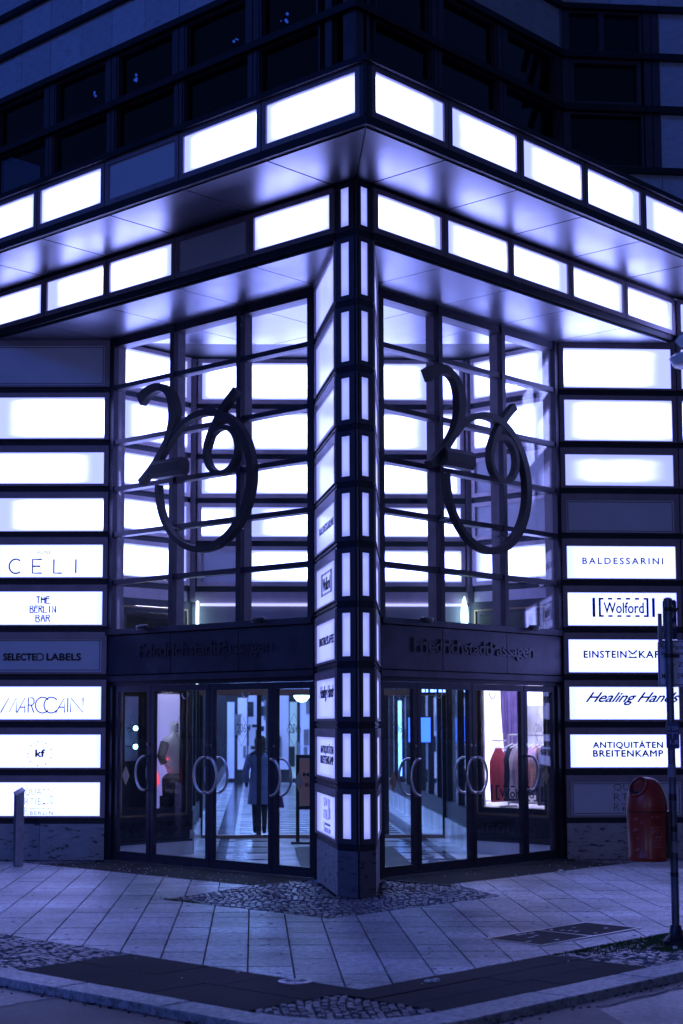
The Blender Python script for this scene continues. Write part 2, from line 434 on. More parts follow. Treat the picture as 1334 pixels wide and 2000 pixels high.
def ring(f, a0, a1, z0, z1, w, d0, d1, mb=None, wb=None):
    mb = mb or MB(); wb = wb or w
    mb.box(f, a0, a1, d0, d1, z1 - w, z1); mb.box(f, a0, a1, d0, d1, z0, z0 + wb)
    mb.box(f, a0, a0 + w, d0, d1, z0 + wb, z1 - w); mb.box(f, a1 - w, a1, d0, d1, z0 + wb, z1 - w)
    return mb
def sheet(f, a0, a1, z0, z1, d0, d1, name, m, parent):
    mb = BX(f, a0, a1, d0, d1, z0, z1)
    def uvf(c):
        q = c - f.o
        return ((q.dot(f.u) - a0) / (a1 - a0), (c.z - z0) / (z1 - z0))
    return mb.build(name, m, parent, uvf=uvf)
def light_box(f, a0, a1, z0, z1, parent, lit='lit', w=.062, dep=.03, name='light_box', fm='frame', wt=None):
    """picture-frame casing (the part) with its opal sheet as sub-part"""
    fr = ring(f, a0, a1, z0, z1, w, -.05, dep)
    fr.box(f, a0 + .004, a1 - .004, -.066, -.052, z0 + .004, z1 - .004)
    o = fr.build(name, fm, parent)
    sheet(f, a0 + w, a1 - w, z0 + w, z1 - w, -.045, dep - .022, 'diffuser', lit if lit else 'opal_off', o)
    if not lit:
        MB().box(f, a0 + w + .012, a1 - w - .012, dep - .02, dep - .018, z1 - w - .02, z1 - w - .012)
    return o

ROWS = [(6.012, 6.530), (5.320, 5.850), (4.735, 5.137), (4.125, 4.547), (3.537, 3.950), (2.934, 3.354), (2.340, 2.755), (1.745, 2.154), (1.143, 1.553), (.545, .960)]
BANDS = [(5.945, 5.985, 5.265)]
BZ = [6.674, 5.950, 5.265, 4.666, 4.086, 3.480, 2.879, 2.277, 1.679, 1.084, .481]   # dark bands, centre heights
BH = .034

# ================================================================== GROUND
struct(BX(WORLD, -120, 120, -120, 120, -.6, -.052).build('road', 'asphalt'))
pv = MB().prism([(-4.95, 14), (-4.95, -3.55), (-4.9, -3.85), (-4.75, -4.05), (-4.45, -4.22), (-4.2, -4.28), (14, -4.28), (14, 14)], -.12, -.03)
pavement = struct(pv.build('pavement', 'mortar'))
# smoother strip of asphalt along the kerb
pt = MB().prism([(-8.4, -2.10), (-5.30, -2.10), (-5.30, -3.9), (-4.9, -4.4), (-4.4, -4.62), (20, -4.62), (20, -4.74), (-3.2, -4.74), (-3.6, -5.2), (-8.4, -9.5)], -.0515, -.047)
road_patch = struct(pt.build('road_patch', 'asphalt2'))
seam = MB()
def wob(p, q, n, w, z0, z1, mb):
    for i in range(n):
        a = Vector(p).lerp(Vector(q), i / n); b = Vector(p).lerp(Vector(q), (i + 1) / n)
        nn = Vector((-(b - a).y, (b - a).x)).normalized() * w * random.uniform(.35, 1.)
        j = Vector((random.uniform(-.01, .01), random.uniform(-.01, .01)))
        mb.prism([a + nn + j, b + nn + j, b - nn + j, a - nn + j], z0, z1)
wob((-8.4, -2.09), (-5.32, -2.08), 40, .014, -.048, -.043, seam)
wob((-3.2, -4.76), (9, -4.76), 110, .012, -.048, -.043, seam)
stuff(seam.build('road_seam', mat('seam_paint', (.34, .33, .38), .6, 0, .4, 30), road_patch))

def clip(poly, a, b, c):      # keep a*x+b*y>=c
    out = []
    for i in range(len(poly)):
        p, q = poly[i], poly[(i + 1) % len(poly)]
        fp = a * p[0] + b * p[1] - c; fq = a * q[0] + b * q[1] - c
        if fp >= 0: out.append(p)
        if (fp >= 0) != (fq >= 0):
            t = fp / (fp - fq); out.append((p[0] + (q[0] - p[0]) * t, p[1] + (q[1] - p[1]) * t))
    return out
def area(p): return abs(sum(p[i][0] * p[(i + 1) % len(p)][1] - p[(i + 1) % len(p)][0] * p[i][1] for i in range(len(p)))) / 2
# convex pieces of the slab field, as half planes (a,b,c)
PIECES = [
    [(1, 0, -3.94), (-1, 0, 1.37), (0, 1, -3.46), (0, -1, -9.5)],
    [(1, 0, -1.37), (0, 1, -3.46), (0, -1, .85), (-1, 0, -9.5)],
    [(1, 0, -1.37), (-1, 0, -.13), (-.35, 1.5, 2.43), (0, -1, -9.5)],
    [(0, 1, -.85), (0, -1, -.2), (1.05, -.6, 1.72), (-1, 0, -9.5)],
]
slabs = []
W_, H_ = .318, .353
for i in range(-34, 35):
    j = -22
    while j < 40:
        hh = 1
        if random.random() < .10: hh = 2
        s0, s1, t0, t1 = i * W_ - .118, (i + 1) * W_ - .118, j * H_ + .02, (j + hh) * H_ + .02
        j += hh
        g = random.choice((.004, .006, .007, .002))
        pl = [((s * Q - t * Q), (-s * Q - t * Q)) for s, t in ((s0 + .006, t0 + g), (s1 - .006, t0 + g), (s1 - .006, t1 - g), (s0 + .006, t1 - g))]
        parts = []
        for hp in PIECES:
            c = pl
            for h in hp:
                c = clip(c, *h)
                if len(c) < 3: break
            if len(c) >= 3 and area(c) > .0006: parts.append(c)
        if not parts: continue
        # skip the two service covers' field
        cx = (s0 + s1) / 2 * Q - (t0 + t1) / 2 * Q; cy = -(s0 + s1) / 2 * Q - (t0 + t1) / 2 * Q
        D = math.hypot(cx + 11.7, cy + 10.3)
        slabs.append((D, parts))
slabs.sort(key=lambda x: x[0])
rest = MB()
for k, (D, parts) in enumerate(slabs):
    mb = MB() if k < 300 else rest
    z = random.uniform(-.0035, 0.)
    for c in parts: mb.prism(c, -.029, z)
    if k < 300: mb.build('paving_slab', 'slab', pavement)
stuff(rest.build('paving_slabs_far', 'slab', pavement))

# dark granite flags, edge fields
def flags(x0, x1, y0, y1, rows, alongx, lens, name='granite_flag'):
    r = random.Random(3)
    for q in range(rows):
        a = (x0 if alongx else y0) - r.uniform(0, .4); end = x1 if alongx else y1
        while a < end:
            ln = r.choice(lens); b = min(a + ln, end); a2 = max(a, x0 if alongx else y0)
            if b - a2 > .05:
                w0 = (y0 if alongx else x0) + ((y1 - y0) if alongx else (x1 - x0)) * q / rows
                w1 = (y0 if alongx else x0) + ((y1 - y0) if alongx else (x1 - x0)) * (q + 1) / rows
                R4 = [(a2 + .004, w0 + .004), (b - .004, w0 + .004), (b - .004, w1 - .004), (a2 + .004, w1 - .004)]
                if not alongx: R4 = [(y, x) for x, y in R4]
                MB().prism(R4, -.029, r.uniform(-.003, .002)).build(name, 'slab_dark', pavement)
            a += ln
flags(-4.98, -3.95, -3.47, -1.2, 2, False, (.62, .8, 1.0))
flags(-4.18, -1.85, -4.30, -3.47, 3, True, (.9, 1.1, 1.4))

# small cobbles, laid in wavering rows
def cobbles(poly_in, x0, x1, y0, y1, size, name, ang=0., zz=0.0):
    mb = MB(); r = random.Random(11)
    n = int(max(x1 - x0, y1 - y0) * 1.5 / size); cx, cy = (x0 + x1) / 2, (y0 + y1) / 2
    for i in range(-n // 2, n // 2):
        for j in range(-n // 2, n // 2):
            u = (i + (.5 if j % 2 else 0)) * size + r.uniform(-.1, .1) * size; v = j * size * .98 + r.uniform(-.08, .08) * size + .03 * math.sin(i * size * 5)
            x = cx + u * math.cos(ang) - v * math.sin(ang); y = cy + u * math.sin(ang) + v * math.cos(ang)
            if not (x0 < x < x1 and y0 < y < y1 and poly_in(x, y)): continue
            g = ang + r.uniform(-.2, .2); h = size * .44 * r.uniform(.85, 1.05); h2 = size * .42 * r.uniform(.8, 1.05)
            co, si = math.cos(g), math.sin(g)
            top = zz + r.uniform(-.009, .002)
            k = len(mb.v); tx, ty = r.uniform(-.004, .004), r.uniform(-.004, .004)
            for (w, z) in ((1.06, -.028), (1.03, -.006), (.82, 0.)):
                for (a, b) in ((-1, -1), (1, -1), (1, 1), (-1, 1)):
                    xx, yy = a * h * w, b * h2 * w
                    mb.v.append((x + xx * co - yy * si, y + xx * si + yy * co, (top + z + (a * tx + b * ty if z > -.02 else 0))))
            for q in range(2):
                for e in range(4):
                    e2 = (e + 1) % 4; mb.f.append((k + q * 4 + e, k + q * 4 + e2, k + q * 4 + 4 + e2, k + q * 4 + 4 + e))
            mb.f.append((k + 8, k + 9, k + 10, k + 11))
    return stuff(mb.build(name, 'cobble', pavement))
def in_center(x, y):
    if x > .13 and y > 1.62 - .02: return False
    if y > 1.30 + .233 * (x + 1.37) and x < .2: return False
    if x > 1.0 and y > .15 and x > 1.55: return False
    if y < .2 and 1.05 * x - .6 * y > 1.72: return False
    if x > 0 and y > 0 and abs(x - y) < .55 and x + y > .2 and (x - .0) > .0:
        # footprint of the pier and everything behind the door line
        if not (x < .05 or y < .05): return (abs(x - y) > .3 + .2 * (x + y) / 2) and min(x, y) < 1.05 and not (x > 1.06 and y > 1.06)
    if x > 1.06 and y > 1.06: return False
    if x > 1.04 and y > 1.5: return False
    if y > 1.04 and x > 1.5: return False
    return True
cobbles(in_center, -1.36, 1.78, -.84, 1.72, .062, 'cobbles', R(45))
cobbles(lambda x, y: True, -4.98, -3.96, -1.19, 7.5, .062, 'cobbles', R(20))
cobbles(lambda x, y: y < -3.47 and x > -1.84, -1.84, 5, -4.30, -3.47, .068, 'cobbles', R(8), -.004)
cobbles(lambda x, y: not (x < -4.4 and y < -3.95 and math.hypot(x + 4.25, y + 3.6) > .78) , -4.98, -4.19, -4.30, -3.48, .052, 'cobbles', R(40))
cobbles(lambda x, y: x - .13 > -.0 and (y > 5.12 + .25 * (1.08 - x) or x < .13 and y > 4.9) and (x + y * .94 < 5.86), -.0, 1.06, 4.9, 7.2, .062, 'cobbles', R(45))
cobbles(lambda x, y: (y > .2) and (x + y * 1.0 < 6.24) and x > 5.16 + .5 * (1.08 - y) * 0, 5.1, 6.8, .2, .98, .062, 'cobbles', R(45))
# strip of mastic and door mats in the recesses
for k, pl in enumerate(([(.13, 1.64), (1.04, 1.64), (1.04, 5.08), (.12, 4.92)], [(1.64, .2), (4.9, .2), (5.08, 1.04), (1.64, 1.04)])):
    o = struct(MB().prism(pl, -.029, -.004).build('entrance_mat', 'mat'))
    mb = MB()
    for i in range(60):
        y = 1.70 + i * .055
        if k == 0: mb.box(WORLD, .2, 1.0, y, y + .02, -.0035, .002)
        else: mb.box(WORLD, y, y + .02, .26, 1.0, -.0035, .002)
    stuff(mb.build('mat_ribs', 'mat', o))

# kerb stones
def kerb_stone(p, q, n0, n1):
    """quad from inner edge to outer edge"""
    return MB().prism([p, q, n1, n0], -.13, 0.002, .012).build('kerb_stone', 'kerb', kerb)
kerb = bpy.data.objects.new('kerb', None); scene.collection.objects.link(kerb); kerb['kind'] = 'structure'
y = 14.0
while y > -3.55:
    y2 = max(y - 1.0, -3.6)
    MB().prism([(-5.27, y - .004), (-5.0, y - .004), (-5.0, y2 + .004), (-5.27, y2 + .004)], -.13, random.uniform(0, .004), .01).build('kerb_stone', 'kerb', kerb)
    y = y2
    if y2 <= -3.6: break
cc = Vector((-4.27, -3.6)); segs = 5
for i in range(2):
    pts_o = []; pts_i = []
    for k in range(segs + 1):
        g = R(180 + 90 * (i + k / segs) / 2)
        pts_o.append(cc + Vector((math.cos(g), math.sin(g))) * 1.0); pts_i.append(cc + Vector((math.cos(g), math.sin(g))) * .72)
    mb = MB()
    for k in range(segs): mb.prism([pts_o[k], pts_o[k + 1], pts_i[k + 1], pts_i[k]], -.13, .003)
    mb.build('kerb_stone', 'kerb', kerb)
x = -4.27
while x < 14:
    x2 = x + 1.0
    MB().prism([(x + .004, -4.6), (x2 - .004, -4.6), (x2 - .004, -4.32), (x + .004, -4.32)], -.13, random.uniform(0, .004), .01).build('kerb_stone', 'kerb', kerb)
    x = x2

# service covers
ac = thing('access_cover', (-.8, -2.9, 0), 'pair of dark access plates in a steel rim in the right paving', 'cover')
ring(Frame((0, 0), (1, 0), (0, 1)), 0, 0, 0, 0, 0, 0, 0) if False else None
mb = MB(); x0, x1, y0, y1 = -1.50, -.06, -3.165, -2.615
for (a, b, c, d) in ((x0, x1, y0, y0 + .018), (x0, x1, y1 - .018, y1), (x0, x0 + .018, y0 + .018, y1 - .018), (x1 - .018, x1, y0 + .018, y1 - .018), (-.79, -.772, y0 + .018, y1 - .018)):
    mb.box(WORLD, a, b, c, d, -.02, .006)
mb.build('rim', 'steel', ac)
for a, b in ((x0 + .02, -.792), (-.77, x1 - .02)):
    lid = BX(WORLD, a, b, y0 + .02, y1 - .02, -.02, .004).build('lid', 'slab_dark', ac)
    mb = MB(); r = random.Random(int(a * 100))
    for _ in range(7):
        u, v = r.uniform(a + .05, b - .12), r.uniform(y0 + .05, y1 - .08); mb.box(WORLD, u, u + r.uniform(.02, .09), v, v + r.uniform(.015, .03), .0045, .0065)
    stuff(mb.build('worn_paint', 'paper', lid))
mh = thing('valve_cover', (-4.03, -2.96, 0), 'small round cast iron valve cover between dark flags and light slabs', 'cover')
MB().lathe([(.115, -.02), (.115, .006), (.105, .008)], (-4.03, -2.96, 0), 32).build('rim', 'zinc', mh)
mb = MB()
for i in range(8):
    g = i * PI / 4; mb.box(Frame((-4.03 + .05 * math.cos(g), -2.96 + .05 * math.sin(g)), (math.cos(g), math.sin(g)), (-math.sin(g), math.cos(g))), -.03, .03, -.007, .007, .008, .012)
mb.lathe([(.02, .008), (.02, .013)], (-4.03, -2.96, 0), 12); mb.build('relief', 'kerb', mh)

# ================================================================== CANOPY ROWS
def canopy(name, label, o, z_soff, z_top, base_r, base_l, kr, kl, off_r, off_l, ledge):
    """projecting rows of light boxes along both street fronts, with mitred metal soffits"""
    t = thing(name, (o, o, z_soff), label, 'canopy')
    return t
# ---- upper canopy: plane at -1, z 7.25 .. 7.90
uc = thing('upper_canopy', (-1, -1, 7.25), 'upper projecting canopy row of white light boxes wrapping the corner', 'canopy')
fr, fl = FR(-1.), FL(-1.)
def mitre_bar(f0, f1, a_end0, a_end1, dn, dp, z0, z1, m, parent, name='ledge'):
    """bar running round the corner: one length on each street front, mitred at a=d line"""
    for f, e in ((f0, a_end0), (f1, a_end1)):
        y = f.n; base = abs((f.o).x + (f.o).y)   # plane position
        c = -base if (f.o.x + f.o.y) < 0 else base
        # corner coordinate along the wall equals plane coordinate minus depth
        P = []
        for z in (z0, z1):
            P += [f.p(c - dn, dn, z), f.p(e, dn, z), f.p(e, dp, z), f.p(c - dp, dp, z)]
        MB().hexa(P).build(name, m, parent)
mitre_bar(fr, fl, 9.5, 9.5, -.10, .035, 7.235, 7.318, 'band', uc)
mitre_bar(fr, fl, 9.5, 9.5, -.14, .075, 7.835, 7.895, 'band', uc)
mitre_bar(fr, fl, 9.5, 9.5, -.99, -.02, 7.86, 7.89, 'dark', uc, 'roof_sheet')
mitre_bar(fr, fl, 9.5, 9.5, -.12, -.07, 7.32, 7.83, 'dark', uc, 'backing')
MB().prism([(-1.035, -1.035), (-.955, -1.035), (-.955, -1.0), (-1.0, -.955), (-1.035, -.955)], 7.318, 7.835).build('corner_post', 'pierm', uc)
MB().prism([(-1.05, -1.05), (-1.01, -1.05), (-1.05, -1.01)], 7.32, 7.83).build('corner_bead', 'dark', uc)
jr = [-.985 + .03] + [.21 + 1.212 * k for k in range(9)]
jl = [-.985 + .03] + [.345 + 1.208 * k for k in range(9)]
for j in range(len(jr) - 1):
    light_box(fr, jr[j] + .008, jr[j + 1] - .008, 7.322, 7.832, uc, 'lit', .058)
for j in range(len(jl) - 1):
    light_box(fl, jl[j] + .008, jl[j + 1] - .008, 7.322, 7.832, uc, None if j == 2 else 'lit', .058)
# soffit panels, z 7.225..7.24
def soffit(parent, c0, c1, joints_r, joints_l, z0, z1, ext=9.4, splay=None):
    g = .010
    for side in (0, 1):
        js = joints_r if side == 0 else joints_l
        js = [j for j in js if j > c1 - .001 or j > c0] + [ext]
        edges = [None] + js
        for q in range(len(edges) - 1):
            a1 = edges[q + 1]
            if edges[q] is None: P = [(c0 + .004 + g, c0 + .004), (a1 - g, c0 + .004), (a1 - g, c1), (min(c1, a1) + g, c1)] if a1 > c1 else None
            else: P = [(edges[q] + g, c0 + .004), (a1 - g, c0 + .004), (a1 - g, c1), (edges[q] + g, c1)]
            if P is None: continue
            if side: P = [(y, x) for x, y in P]
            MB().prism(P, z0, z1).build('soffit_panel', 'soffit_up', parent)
        P = [(c0 + .01, c0 + .01), (ext, c0 + .01), (ext, c1), (c1, c1)]
        if side: P = [(y, x) for x, y in P]
        MB().prism(P, z1 + .004, z1 + .02).build('soffit_backing', 'black', parent)
soffit(uc, -.98, 0.0, [.21 + 1.212 * k for k in range(8)], [.30 + 1.208 * k for k in range(8)], 7.222, 7.232)

# ---- lower canopy row in the pier plane, z 6.60 .. 7.21
lc = thing('lower_canopy', (0, 0, 6.6), 'lower canopy row of white light boxes directly above the two recessed entrances', 'canopy')
fr0, fl0 = FR(0.), FL(0.)
for f, e, st in ((fr0, 6.28, .25), (fl0, 6.25, .285)):
    BX(f, st + .003, e, -.12, .012, 6.638, 6.708).build('ledge', 'band', lc)
    BX(f, st + .003, e, -.12, -.07, 6.71, 7.2).build('backing', 'dark', lc)
    BX(f, st + .003, e, -.10, .008, 7.19, 7.218).build('top_strip', 'dark', lc)
jr0 = [.256] + [.21 + 1.212 * k for k in range(1, 6)]
jl0 = [.291] + [.30 + 1.208 * k for k in range(1, 6)]
for j in range(5):
    light_box(fr0, jr0[j] + (.004 if j else 0), min(jr0[j + 1], 6.27) - .006, 6.712, 7.188, lc, 'lit', .056)
    light_box(fl0, jl0[j] + (.004 if j else 0), min(jl0[j + 1], 6.24) - .006, 6.712, 7.188, lc, None if j == 1 else 'lit', .056)
# the row turns with the splayed wall beyond the recess on the right
f = SPR
for a0 in (1.60, 2.80):
    light_box(f, a0 + .01, a0 + 1.19, 6.712, 7.188, lc, 'lit', .056)
    BX(f, a0, a0 + 1.2, -.12, .012, 6.638, 6.708).build('ledge', 'band', lc)
    BX(f, a0, a0 + 1.2, -.12, -.07, 6.71, 7.2).build('backing', 'dark', lc)
# small downstand under the row end at each side
# ---- recess + hall ceiling, z 6.60
hall_ceiling = bpy.data.objects.new('hall_ceiling', None); scene.collection.objects.link(hall_ceiling); hall_ceiling['kind'] = 'structure'
gx = [0.02, 1.42, 2.65, 3.85, 5.05, 6.27]; gy = [0.02, 1.47, 2.70, 3.92, 5.12, 6.24]
for i in range(5):
    for j in range(5):
        P = [(gx[i] + .006, gy[j] + .006), (gx[i + 1] - .006, gy[j] + .006), (gx[i + 1] - .006, gy[j + 1] - .006), (gx[i] + .006, gy[j + 1] - .006)]
        P = clip(P, -.931, -1., -6.262)            # right splay and beyond
        P = clip(P, -1., -.939, -6.172)
        P = clip(P, -1, -1, -7.9)
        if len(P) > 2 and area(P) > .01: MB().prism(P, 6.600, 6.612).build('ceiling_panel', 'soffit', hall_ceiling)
MB().prism([(0.02, .02), (6.27, .02), (5.2, 1.1), (5.2, 2.6), (2.6, 5.2), (1.1, 5.2), (.02, 6.24)], 6.616, 6.636).build('ceiling_backing', 'black', hall_ceiling)

# ================================================================== CORNER PIER
pier = thing('corner_pier', (.1, .1, 0), 'slim corner pier with stacked narrow light strips standing between the two entrances', 'pier')
prof = [(.018, -.001), (.25, -.001), (.25, .02), (1.50, 1.03), (1.50, 1.5), (1.03, 1.50), (.02, .285), (-.001, .285), (-.001, .018)]
core = [(.03, .03), (.24, .03), (1.50, 1.10), (1.50, 1.5), (1.10, 1.50), (.03, .27)]
MB().prism(core, .0, 7.21).build('core', 'band', pier)
secs = []
for i in range(len(BZ)):
    top = 7.215 if i == 0 else BZ[i - 1] - BH
    secs.append((BZ[i] + BH, top))
for (z0, z1) in secs:
    # metal casing on each street face with an opening for the light strip
    for f, wid, s0, s1 in ((FR(0.), .25, .073, .180), (FL(0.), .285, .107, .218)):
        mb = MB(); i0, i1 = z0 + .05, z1 - .052
        c = .014
        P = []
        mb.box(f, c, s0, -.03, 0, z0, z1); mb.box(f, s1, wid, -.03, 0, z0, z1)
        mb.box(f, s0, s1, -.03, 0, z0, i0); mb.box(f, s0, s1, -.03, 0, i1, z1)
        o = mb.build('casing', 'pierm', pier)
        sheet(f, s0, s1, i0, i1, -.025, -.012, 'light_strip', 'lit_strip', o)
    MB().prism([(0, .014), (.014, 0), (.03, 0), (.03, .03), (0, .03)], z0, z1).build('corner_trim', 'pierm', pier)
for z in BZ:
    MB().prism([(.012, .006), (.254, .006), (.254, .03), (.03, .03), (.03, .288), (.006, .288), (.006, .012)], z - BH, z + BH).build('band', 'band', pier)
# stone base: three slabs
MB().prism([(.018, .0), (.25, .0), (.25, .028), (.03, .028)], 0, BZ[-1] - BH).build('base_stone', 'trav_dark', pier)
MB().prism([(.0, .018), (.0, .285), (.028, .285), (.028, .031)], 0, BZ[-1] - BH).build('base_stone', 'trav_dark', pier)
for f, L_ in ((PSL, 1.69), (PSR, 1.712)):
    for a0, a1 in ((.12, .82), (.826, L_ - .02)):
        BX(f, a0, a1, -.04, .0, 0, BZ[-1] - BH).build('base_stone', 'trav', pier)
    for z in BZ[1:]: BX(f, .10, L_ - .015, -.04, -.006, z - BH, z + BH).build('band', 'spandrel' , pier)
    for z in BZ[1:-1]: BX(f, .10, L_ - .015, -.006, .012, z - .006, z + .006).build('joint_rail', 'dark', pier)

# ================================================================== SIGN BOXES
INKD = .0015
def lettering(f, parent, fn, m='ink', d=.010):
    mb = MB(); fn(mb, d, d + .003); return mb.build('lettering', m, parent)
U = {  # stroke alphabets (unit boxes), reader's left to right
}
def bracket_logo(mb, f, a0, a1, z0, z1, d0, d1, s=1, flip=False):
    """bars, brackets and dashes round a word"""
    W = a1 - a0; H = z1 - z0
    def b(x0, x1, y0, y1):
        if flip: x0, x1 = 1 - x1, 1 - x0
        mb.box(f, a0 + W * x0, a0 + W * x1, d0, d1, z0 + H * y0, z0 + H * y1)
    b(0, .045, 0, 1); b(.955, 1, 0, 1)
    b(.10, .135, 0, 1); b(.865, .90, 0, 1)
    for y0, y1 in ((0, .10), (.90, 1)):
        b(.136, .18, y0, y1); b(.82, .864, y0, y1)
        for k in range(4): b(.25 + k * .144, .32 + k * .144, y0, y1)
    add_text(mb, f, "Wolford", a0 + W * (.18), a0 + W * (.82), z0 + H * .2, z0 + H * .76, d0, d1, flip=flip, bold=.003)
def spread_caps(mb, f, word, xs, a0, a1, z0, z1, w, d0, d1):
    G = {'C': [arc(.62, .5, .62, .52, 50, 310, 16)], 'E': [[(1, 1), (0, 1), (0, 0), (1, 0)], [(0, .5), (.85, .5)]], 'L': [[(0, 1), (0, 0), (1, 0)]], 'I': [[(0, 1), (0, 0)]]}
    for ch, (x0, x1) in zip(word, xs): strokes(mb, f, G[ch], a0 + (a1 - a0) * x0, a0 + (a1 - a0) * x1, z0, z1, w, d0, d1)
G3 = {
    'T': [[(0, 1), (1, 1)], [(.5, 1), (.5, 0)]], 'H': [[(0, 1), (0, 0)], [(1, 1), (1, 0)], [(0, .68), (1, .68)], [(0, .58), (1, .58)]],
    'E': [[(1, 1), (.1, 1), (0, .8), (0, 0), (1, 0)], [(0, .72), (.9, .72)]],
    'B': [[(0, 0), (0, 1), (.7, 1), (.9, .85), (.7, .66), (0, .6)], [(.5, .64), (1, .3), (.8, 0), (0, 0)]],
    'R': [[(0, 0), (0, 1), (.7, 1), (1, .84), (.7, .66), (0, .62)], [(.4, .62), (1, 0)]],
    'L': [[(0, 1), (0, 0), (1, 0)]], 'I': [[(.5, 1), (.5, 0)]], 'N': [[(0, 0), (0, 1), (.95, .1), (.95, 0)], [(1, 0), (1, 1)]],
    'A': [[(0, 0), (.35, 1), (.65, 1), (1, 0)], [(.14, .55), (.86, .55)]],
}
def deco(mb, f, word, a0, a1, z0, z1, w, d0, d1):
    n = len(word); cw = (a1 - a0) / (n + (n - 1) * .35)
    for i, ch in enumerate(word): strokes(mb, f, G3[ch], a0 + i * cw * 1.35, a0 + i * cw * 1.35 + cw, z0, z1, w, d0, d1)
def thin_logo(mb, f, a0, a1, z0, z1, w, d0, d1):
    L = [[(0, 0), (.10, .98), (.10, 0), (.19, .98), (.19, 0)], [(.20, 0), (.295, .98), (.295, 0)], [(.235, .36), (.295, .36)],
         [(.335, 0), (.335, .98), (.385, .98), (.405, .85), (.405, .65), (.385, .5), (.335, .5)], [(.37, .5), (.405, 0)],
         arc(.51, .5, .088, .52, 40, 320, 20), arc(.615, .5, .088, .52, 40, 320, 20),
         [(.67, 0), (.775, .98), (.775, 0)], [(.71, .36), (.775, .36)], [(.815, .98), (.815, .02)], [(.85, .02), (.85, .98), (1., .02), (1., 1.0)]]
    strokes(mb, f, L, a0, a1, z0, z1, w, d0, d1)
def coffee_logo(mb, f, a0, a1, z0, z1, d0, d1):
    W = a1 - a0
    add_text(mb, f, "EINSTEIN", a0, a0 + W * .455, z0, z1, d0, d1, bold=.004, space=1.12)
    add_text(mb, f, "KAFFEE", a0 + W * .59, a1, z0, z1, d0, d1, bold=.004, space=1.12)
    c0, c1 = a0 + W * .475, a0 + W * .57; zz0, zz1 = z0 - .004, z1 + .006
    mb.ribbon(f, [(c0, zz1), (c0 + (c1 - c0) * .5, zz0 + (zz1 - zz0) * .55), (c1, zz1)], .022, d0, d1)
    mb.box(f, c0, c1, d0, d1, zz0, zz0 + .016)
    mb.ribbon(f, arc((c0 + c1) / 2, zz0 + .035, abs(c1 - c0) * .42, .022, 20, 340, 12), .007, d0, d1)
def quartier(mb, f, a0, a1, z0, z1, d0, d1):
    W = a1 - a0; H = z1 - z0
    add_text(mb, f, "QUA", a0, a0 + W * .58, z0 + H * .72, z1, d0, d1, offset=-.02, space=1.05)
    add_text(mb, f, "RTIE", a0, a0 + W * .58, z0 + H * .38, z0 + H * .64, d0, d1, offset=-.02)
    add_text(mb, f, "206", a0 + W * .64, a1, z0 + H * .38, z1, d0, d1, offset=-.03)
    add_text(mb, f, "R", a0, a0 + W * .12, z0, z0 + H * .28, d0, d1, offset=-.02)
    add_text(mb, f, "FRIEDRICHSTADT", a0 + W * .2, a1, z0 + H * .2, z0 + H * .27, d0, d1)
    add_text(mb, f, "BERLIN", a0 + W * .2, a1, z0, z0 + H * .13, d0, d1, space=1.3)

POSN = ['topmost', 'second', 'third', 'fourth', 'fifth', 'sixth', 'seventh', 'eighth', 'ninth', 'lowest']
def sign(f, a0, a1, row, lit, label, deco_fn=None, ink='ink', group='sign boxes in the stacks beside the doors', w=.062, dep=.03, inner_ledge=True):
    z0, z1 = BZ[row + 1] + BH + .004, BZ[row] - BH - .004
    lz0, lz1 = ROWS[row]
    t = thing('sign_box', tuple(f.p((a0 + a1) / 2, 0, z0)), label, 'sign', group)
    mb = MB()
    mb.box(f, a0, a1, -.05, dep, lz1, z1); mb.box(f, a0, a1, -.05, dep, z0, lz0)
    mb.box(f, a0, a0 + w, -.05, dep, lz0, lz1); mb.box(f, a1 - w, a1, -.05, dep, lz0, lz1)
    mb.box(f, a0 + .004, a1 - .004, -.066, -.052, z0 + .004, z1 - .004)
    mb.build('casing', 'frame', t)
    if not lit:
        ring(f, a0 + w + .022, a1 - w - .022, lz0 + .02, lz1 - .02, .007, -.01, dep - .017).build('bead', 'dark', t)
    sheet(f, a0 + w, a1 - w, lz0, lz1, -.045, dep - .02, 'diffuser', lit or 'opal_off', t)
    if deco_fn:
        mb = MB(); deco_fn(mb, dep - .0195, dep - .0165); mb.build('lettering', ink, t)
    return t
# right stack -------------------------------------------------
stackR = thing('sign_pillar', tuple(SPR.p(.8, 0, 0)), 'splayed wall pillar with stone base that carries the right stack of signs', 'pillar', None)
stackL = thing('sign_pillar', tuple(SPL.p(.8, 0, 0)), 'splayed wall pillar with stone base that carries the left stack of signs', 'pillar', None)
for f, st, L_, ext in ((SPR, stackR, 1.585, 4.2), (SPL, stackL, 1.578, 1.62)):
    BX(f, .0, ext, -.35, -.07, 0, 7.21 if ext > 2 else 6.6).build('core', 'wall_dark', st)
    for z in BZ[1:]: BX(f, .04, ext - .01, -.068, -.004, z - BH, z + BH).build('band', 'band', st)
    cuts = [.05, .80, 1.585, 2.4, 3.2, 4.2] if ext > 2 else [.05, .86, 1.57]
    for a0, a1 in zip(cuts[:-1], cuts[1:]): BX(f, a0 + .003, a1 - .003, -.066, .0, 0, BZ[-1] - BH - .002).build('base_stone', 'trav', st)
    BX(f, .04, ext - .01, -.066, .004, BZ[0] - BH - .075, BZ[0] - BH + .002).build('head_rail', 'frame', st) if False else None
f = SPR
ra0, ra1 = .045, 1.578
def lab_r(i, s): return s
sign(f, ra0, ra1, 0, 'lit', 'blank lit sign box directly under the soffit, top of the right stack')
sign(f, ra0, ra1, 1, 'lit', 'blank brightly lit sign box, second from the top of the right stack')
sign(f, ra0, ra1, 2, 'lit_dim', 'blank lavender sign box, dimmer than the two above it in the right stack')
